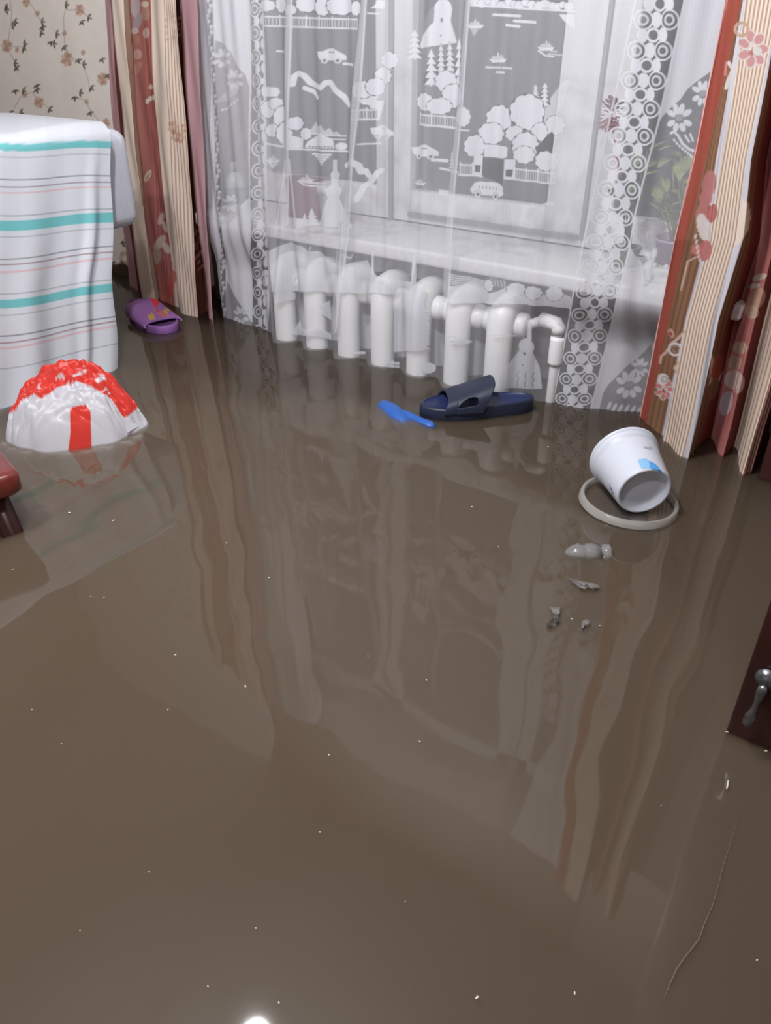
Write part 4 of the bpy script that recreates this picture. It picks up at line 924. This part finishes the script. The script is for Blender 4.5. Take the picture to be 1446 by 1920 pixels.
vd = (Vector(bb_) - Vector((0, 0, H))).normalized()
axd = (Vector(Rv) * .507 - Vector(Uv) * .863) * .66 - vd * .75; axd.normalize()
print('bucket axis', axd)
Lb = .118; ro = bb_ - axd * Lb                                          # rim centre
bk = empty('bucket', bb_, 'white plastic food bucket lying on its side by the right drape', 'bucket')
bm = bmesh.new()
rimr, basr = .0665, .0525
prof = [(rimr * .95, .001), (rimr + .0015, 0), (rimr + .0035, .002), (rimr + .0035, .0065), (rimr + .001, .008), (rimr - .001, .010), (rimr - .001, .016), (rimr + .0005, .017), (rimr + .0005, .020), (rimr - .0025, .0215)]
prof += [(rimr - .0025 + (basr - rimr + .0025) * t, .0215 + (Lb - .0245) * t) for t in np.linspace(.08, 1, 9)] + [(basr - .001, Lb - .001), (basr - .003, Lb), (basr - .006, Lb - .001), (basr - .0085, Lb - .010), (basr - .019, Lb - .011), (basr - .021, Lb - .0105), (0, Lb - .0105)]
A_, B_, X_ = lathe(bm, prof, ro, axd, 64)
lathe(bm, [(rimr * .95, .001), (rimr - .005, .03), (basr - .003, Lb - .014), (0, Lb - .014)], ro, axd, 64)
bwm = mat('white_bucket_plastic', (.68, .71, .80), .35, .4)
from_bm('bucket_body', bm, bwm, bk)
def on_bucket(u, v):
    """point on the cone wall seen at a pixel"""
    r = Vector(ray(u, v)).normalized(); o = Vector((0, 0, H)); best = None
    for k in range(0, 1600):
        p = o + r * (1.35 + k / 2500.0); h = (p - ro).dot(axd); rad_ = (p - ro - axd * h).length
        if 0 < h < Lb and rad_ < (rimr - .0025) + (basr - rimr + .0025) * max(0, (h - .0215) / (Lb - .0245)) + .0008: return p
    return None
def sticker(name, pxs, m, parent):
    us = [p[0] for p in pxs]; vs = [p[1] for p in pxs]; n = 22; bm = bmesh.new(); G = {}
    def inside(x, y):
        r = False
        for (x0, y0), (x1, y1) in zip(pxs, pxs[1:] + pxs[:1]):
            if (y0 > y) != (y1 > y) and x < (x1 - x0) * (y - y0) / (y1 - y0) + x0: r = not r
        return r
    def at(i, j):
        if (i, j) not in G:
            p = on_bucket(min(us) + (max(us) - min(us)) * i / n, min(vs) + (max(vs) - min(vs)) * j / n); G[i, j] = bm.verts.new(p) if p else None
        return G[i, j]
    for i in range(n):
        for j in range(n):
            if inside(min(us) + (max(us) - min(us)) * (i + .5) / n, min(vs) + (max(vs) - min(vs)) * (j + .5) / n):
                q = [at(i, j), at(i + 1, j), at(i + 1, j + 1), at(i, j + 1)]
                if all(q): bm.faces.new(q)
    if len(bm.faces): from_bm(name, bm, m, parent)
    else: bm.free()
blue1, blue2 = mat('pale_blue_print', C(140, 190, 232), .4), mat('blue_print', C(84, 158, 224), .4)
sticker('label_print', [(1196, 862), (1204, 860), (1213, 860), (1218, 865), (1219, 878), (1210, 878), (1203, 878), (1199, 870)], blue1, bk)
sticker('label_print', [(1217, 864), (1224, 866), (1231, 871), (1236, 877), (1241, 884), (1243, 890), (1236, 885), (1228, 881), (1219, 878)], blue2, bk)
sticker('label_print', [(1206, 838), (1214, 837), (1222, 838), (1224, 842), (1216, 842), (1210, 840)], mat('grey_print', C(168, 172, 184), .5), bk)
sticker('label_print', [(1141.5, 906), (1145, 912), (1149, 922), (1151.5, 930), (1149, 926), (1145, 917)], mat('dark_blue_print', C(96, 122, 160), .5), bk)

# ================================================================== CLEAR PLASTIC SCRAPS
shard = clear_mat('clear_bottle_plastic', .20, (.92, .92, .94), 1.6, .10)
a, b = atz(1060, 1033, .002), atz(1137, 1033, .002); d = b - a
bm = bmesh.new(); lathe(bm, [(.004, 0), (.008, .004), (.013, .012), (.0185, .024), (.0165, .027), (.019, .030), (.0165, .033), (.0195, .037), (.019, .05), (.0175, .062), (.011, .064), (.011, .066), (.018, .068), (.0185, .076), (.0165, .080)], a - Vector((0, 0, .006)), d, 26)
for v in bm.verts:
    v.co += Vector((0, 0, .0035)) * mnoise.noise(v.co * 110)
tag(from_bm('plastic_bottle', bm, shard), 'clear crushed plastic bottle floating just below the white bucket', 'bottle')
def scrap(name, pix, label, seed, h=.008):
    rnd = random.Random(seed); n = len(pix); bm = bmesh.new()
    cx = sum(p[0] for p in pix) / n; cy = sum(p[1] for p in pix) / n; rings = []
    for k in (1, .75, .5, .25):
        rings.append([bm.verts.new(atz(cx + (u - cx) * k, cy + (v - cy) * k, (-.002 if k == 1 else h * (1 - k) + rnd.uniform(-.5, 1) * h * .5))) for u, v in pix])
    for A, B in zip(rings, rings[1:]):
        for j in range(n): bm.faces.new((A[j], A[(j + 1) % n], B[(j + 1) % n], B[j]))
    bm.faces.new(rings[-1]); return tag(from_bm(name, bm, shard, smooth=False), label, 'scrap')
scrap('plastic_scrap', [(1062, 1084), (1074, 1086), (1090, 1089), (1108, 1092), (1124, 1097), (1126, 1104), (1116, 1107), (1108, 1102), (1096, 1107), (1084, 1103), (1076, 1096)], 'ragged clear plastic scrap floating below the crushed bottle', 2)
scrap('plastic_scrap', [(1030, 1136), (1038, 1139), (1052, 1138), (1053, 1148), (1048, 1152), (1049, 1164), (1043, 1176), (1030, 1175), (1023, 1171), (1033, 1163), (1039, 1152)], 'shiny upright clear plastic scrap, leftmost of the scraps below the bottle', 5, .012)
scrap('plastic_scrap', [(1093, 1163), (1103, 1161), (1109, 1168), (1104, 1173), (1096, 1174), (1091, 1181), (1089, 1172)], 'smallest clear plastic scrap right of the shiny one', 9, .006)

# ================================================================== STOOL
stw = mat('red_brown_varnish', C(108, 42, 36, 1.0), .3, .5, bump=.03, vary=.25, scale=18, coat=.3); stl = mat('dark_red_brown_leg', C(60, 26, 22), .35, .5, vary=.2, scale=20)
zt = .128; cr_ = atz(33, 884, zt); d1 = (atz(0, 846, zt) - cr_); d1.z = 0; d1.normalize(); d2 = Vector((-d1.y, d1.x, 0))
if d2.dot(atz(0, 893, zt) - cr_) < 0: d2 = -d2
stool = empty('stool', atz(0, 960, 0), 'dark red wooden stool standing in the water at the left edge', 'stool')
def rr_poly(o, a, b, la, lb, r, z, n=8):
    pts = []
    for cx, cy, a0 in ((r, r, math.pi), (la - r, r, 1.5 * math.pi), (la - r, lb - r, 0), (r, lb - r, .5 * math.pi)):
        for k in range(n + 1):
            t = a0 + k / n * math.pi / 2; pts.append(o + a * (cx + r * math.cos(t)) + b * (cy + r * math.sin(t)) + Vector((0, 0, z)))
    return pts
o0 = Vector((cr_.x, cr_.y, 0)) - (d1 + d2) * .0035
bm = bmesh.new(); R0 = None
for ins, z in ((.006, zt - .044), (0, zt - .038), (0, zt - .008), (.003, zt - .003), (.009, zt)):
    r_ = [bm.verts.new(p) for p in rr_poly(o0 + (d1 + d2) * ins, d1, d2, .30 - 2 * ins, .30 - 2 * ins, .022, z)]
    if R0:
        for j in range(len(r_)): bm.faces.new((R0[j], R0[(j + 1) % len(r_)], r_[(j + 1) % len(r_)], r_[j]))
    else: bm.faces.new(r_[::-1])
    R0 = r_
bm.faces.new(R0); from_bm('seat', bm, stw, stool)
for i, j in ((0, 0), (1, 0), (0, 1), (1, 1)):
    top = o0 + d1 * (.045 + .21 * i) + d2 * (.045 + .21 * j); bot_ = top + d1 * (.035 if i else -.035) + d2 * (.035 if j else -.035)
    bm = bmesh.new(); A, B = [], []
    for sx, sy in ((-1, -1), (1, -1), (1, 1), (-1, 1)):
        A.append(bm.verts.new(bot_ + d1 * sx * .019 + d2 * sy * .019 + Vector((0, 0, ZF)))); B.append(bm.verts.new(top + d1 * sx * .019 + d2 * sy * .019 + Vector((0, 0, zt - .04))))
    bm.faces.new(A[::-1]); bm.faces.new(B)
    for k in range(4): bm.faces.new((A[k], A[(k + 1) % 4], B[(k + 1) % 4], B[k]))
    bmesh.ops.bevel(bm, geom=bm.edges[:], offset=.003, segments=2, affect='EDGES'); from_bm('leg', bm, stl, stool)
for i in range(2):
    bm = bmesh.new(); p = o0 + Vector((0, 0, .012))
    tube(bm, [p + d1 * .05 + d2 * (.04 + .22 * i), p + d1 * .25 + d2 * (.04 + .22 * i)] if i else [p + d1 * .045 + d2 * .05, p + d1 * .045 + d2 * .25], .010, 10); from_bm('stretcher', bm, stl, stool)

# ================================================================== CABINETS AT THE RIGHT
cabm = mat('dark_mahogany', C(52, 22, 20), .3, .5, bump=.03, vary=.35, scale=9, coat=.2)
c0 = atz(1362, 1370, 0)
cab = empty('cabinet', (c0.x + .3, c0.y + .25, ZF), 'tall dark mahogany cabinet in the lower right corner', 'cabinet')
boxes('body', [((c0.x, c0.y + .02, ZF), (c0.x + .62, c0.y + .42, 1.25))], cabm, cab, .003)
dr = boxes('door', [((c0.x, c0.y, ZF + .06), (c0.x + .305, c0.y + .0195, 1.24))], cabm, cab, .003)
boxes('door', [((c0.x + .312, c0.y, ZF + .06), (c0.x + .62, c0.y + .0195, 1.24))], cabm, cab, .003)
pew = mat('aged_pewter', C(120, 122, 126), .32, .5, bump=.15, vary=.35, scale=80, metal=.9)
h0 = aty(1436, 1277, c0.y - .008); bm = bmesh.new()
lathe(bm, [(0, -.012), (.006, -.0115), (.009, -.008), (.0125, -.006), (.0145, -.001), (.0145, .0), (.012, .002)][::-1], (h0.x, c0.y - .002, h0.z), (0, 1, 0), 28)
lathe(bm, [(0, 0), (.004, .001), (.0062, .006), (.0065, .012), (.0048, .018), (.0058, .021), (.004, .025), (.0034, .033), (.0042, .042), (.0064, .050), (.0074, .054), (.0060, .058), (.0072, .061), (.006, .066), (.003, .070), (0, .071)], (h0.x + .0005, c0.y - .014, h0.z - .002), (-.05, -.08, -1), 22)
hd = from_bm('handle', bm, pew, None); hd.parent = dr; hd['label'] = 'aged pewter drop handle'
hd.matrix_parent_inverse = Matrix.Identity(4)
ch_ = boxes('chest', [((-.172, 1.60, ZF), (.5, 1.80, .62))], mat('dark_chest_wood', C(58, 26, 22), .5, .4, vary=.3, scale=10), None, .004)
tag(ch_, 'dark brown wooden chest in shadow to the right of the right drape', 'chest')

# ================================================================== FLOATING BITS
crm = mat('pale_crumb', C(214, 206, 194), .6)
spots = [(1028, 838, 5), (130, 961, 5), (213, 976, 5), (460, 1287, 6), (505, 1083, 4), (885, 950, 4), (935, 1025, 3), (1363, 1372, 5), (1437, 1408, 6), (895, 1870, 8), (329, 1228, 4), (800, 1275, 4), (315, 1330, 4), (1078, 1862, 6), (1072, 1160, 4), (425, 1018, 4), (170, 1118, 3), (280, 1635, 4), (617, 1415, 4), (523, 1880, 5), (480, 1740, 3), (1420, 1800, 5), (787, 1390, 4), (760, 1690, 3), (115, 1395, 3), (195, 1120, 3), (1125, 1173, 3), (24, 1068, 3), (1300, 852, 3), (600, 1560, 3), (150, 1745, 3), (390, 1850, 4), (1240, 1510, 3), (60, 1330, 3), (690, 1230, 3)]
CRUMB = {(1028, 838): 'pale crumb floating left of the white bucket', (130, 961): 'bright crumb floating right of the stool leg', (213, 976): 'small upright crumb in the reflection of the towel, right of the stool',
         (1363, 1372): 'crumb touching the corner of the dark cabinet', (1437, 1408): 'crumb lying against the front of the dark cabinet', (1300, 852): 'crumb at the foot of the right drape',
         (1072, 1160): 'yellowish crumb between the two lowest clear plastic scraps', (1125, 1173): 'crumb just right of the smallest plastic scrap', (24, 1068): 'crumb below the stool at the left edge',
         (895, 1870): 'largest crumb, at the bottom edge of the water', (460, 1287): 'lone bright crumb in the middle of the water, left half', (1420, 1800): 'crumb right of the long grey thread'}
for u, v, s_ in spots:
    p = atz(u, v, .001); bm = bmesh.new(); bmesh.ops.create_icosphere(bm, subdivisions=1, radius=1)
    px = FPX / ((Vector(p) - Vector((0, 0, H))).dot(Vector(Fv))); r_ = s_ * .45 / px; a = random.uniform(0, 3)
    for vv in bm.verts:
        q = vv.co * random.uniform(.75, 1.15); x, y = q.x * 1.5, q.y * .8; vv.co = Vector((x * math.cos(a) - y * math.sin(a), x * math.sin(a) + y * math.cos(a), q.z * .5)) * r_
    o = from_bm('crumb', bm, crm); o.location = p
    own = CRUMB.get((u, v))
    if own: tag(o, own, 'crumb', 'crumbs floating on the water')
    else: tag(o, 'tiny pale crumb floating on open brown water away from other things', 'crumb', 'crumbs floating on the water')
bm = bmesh.new(); tube(bm, [atz(u, v, .0004) for u, v in ((1366, 1463), (1365, 1472), (1363, 1479))], .0010, 6)
tag(from_bm('splinter', bm, crm), 'short pale splinter floating near the dark cabinet', 'splinter')
bm = bmesh.new(); pts = [(1388, 1520), (1372, 1575), (1356, 1625), (1346, 1665), (1336, 1700), (1322, 1730), (1312, 1760), (1300, 1776), (1284, 1796), (1270, 1816), (1258, 1842), (1245, 1872)]
tube(bm, [atz(u, v, .0) for u, v in pts], [.0002, .0003, .0004, .0004, .0005, .0006, .0008, .0009, .0008, .0008, .0006, .0003], 6)
tag(from_bm('thread', bm, mat('grey_thread', C(108, 94, 84, 1.0), .8)), 'long thin greyish thread floating at the lower right', 'thread')
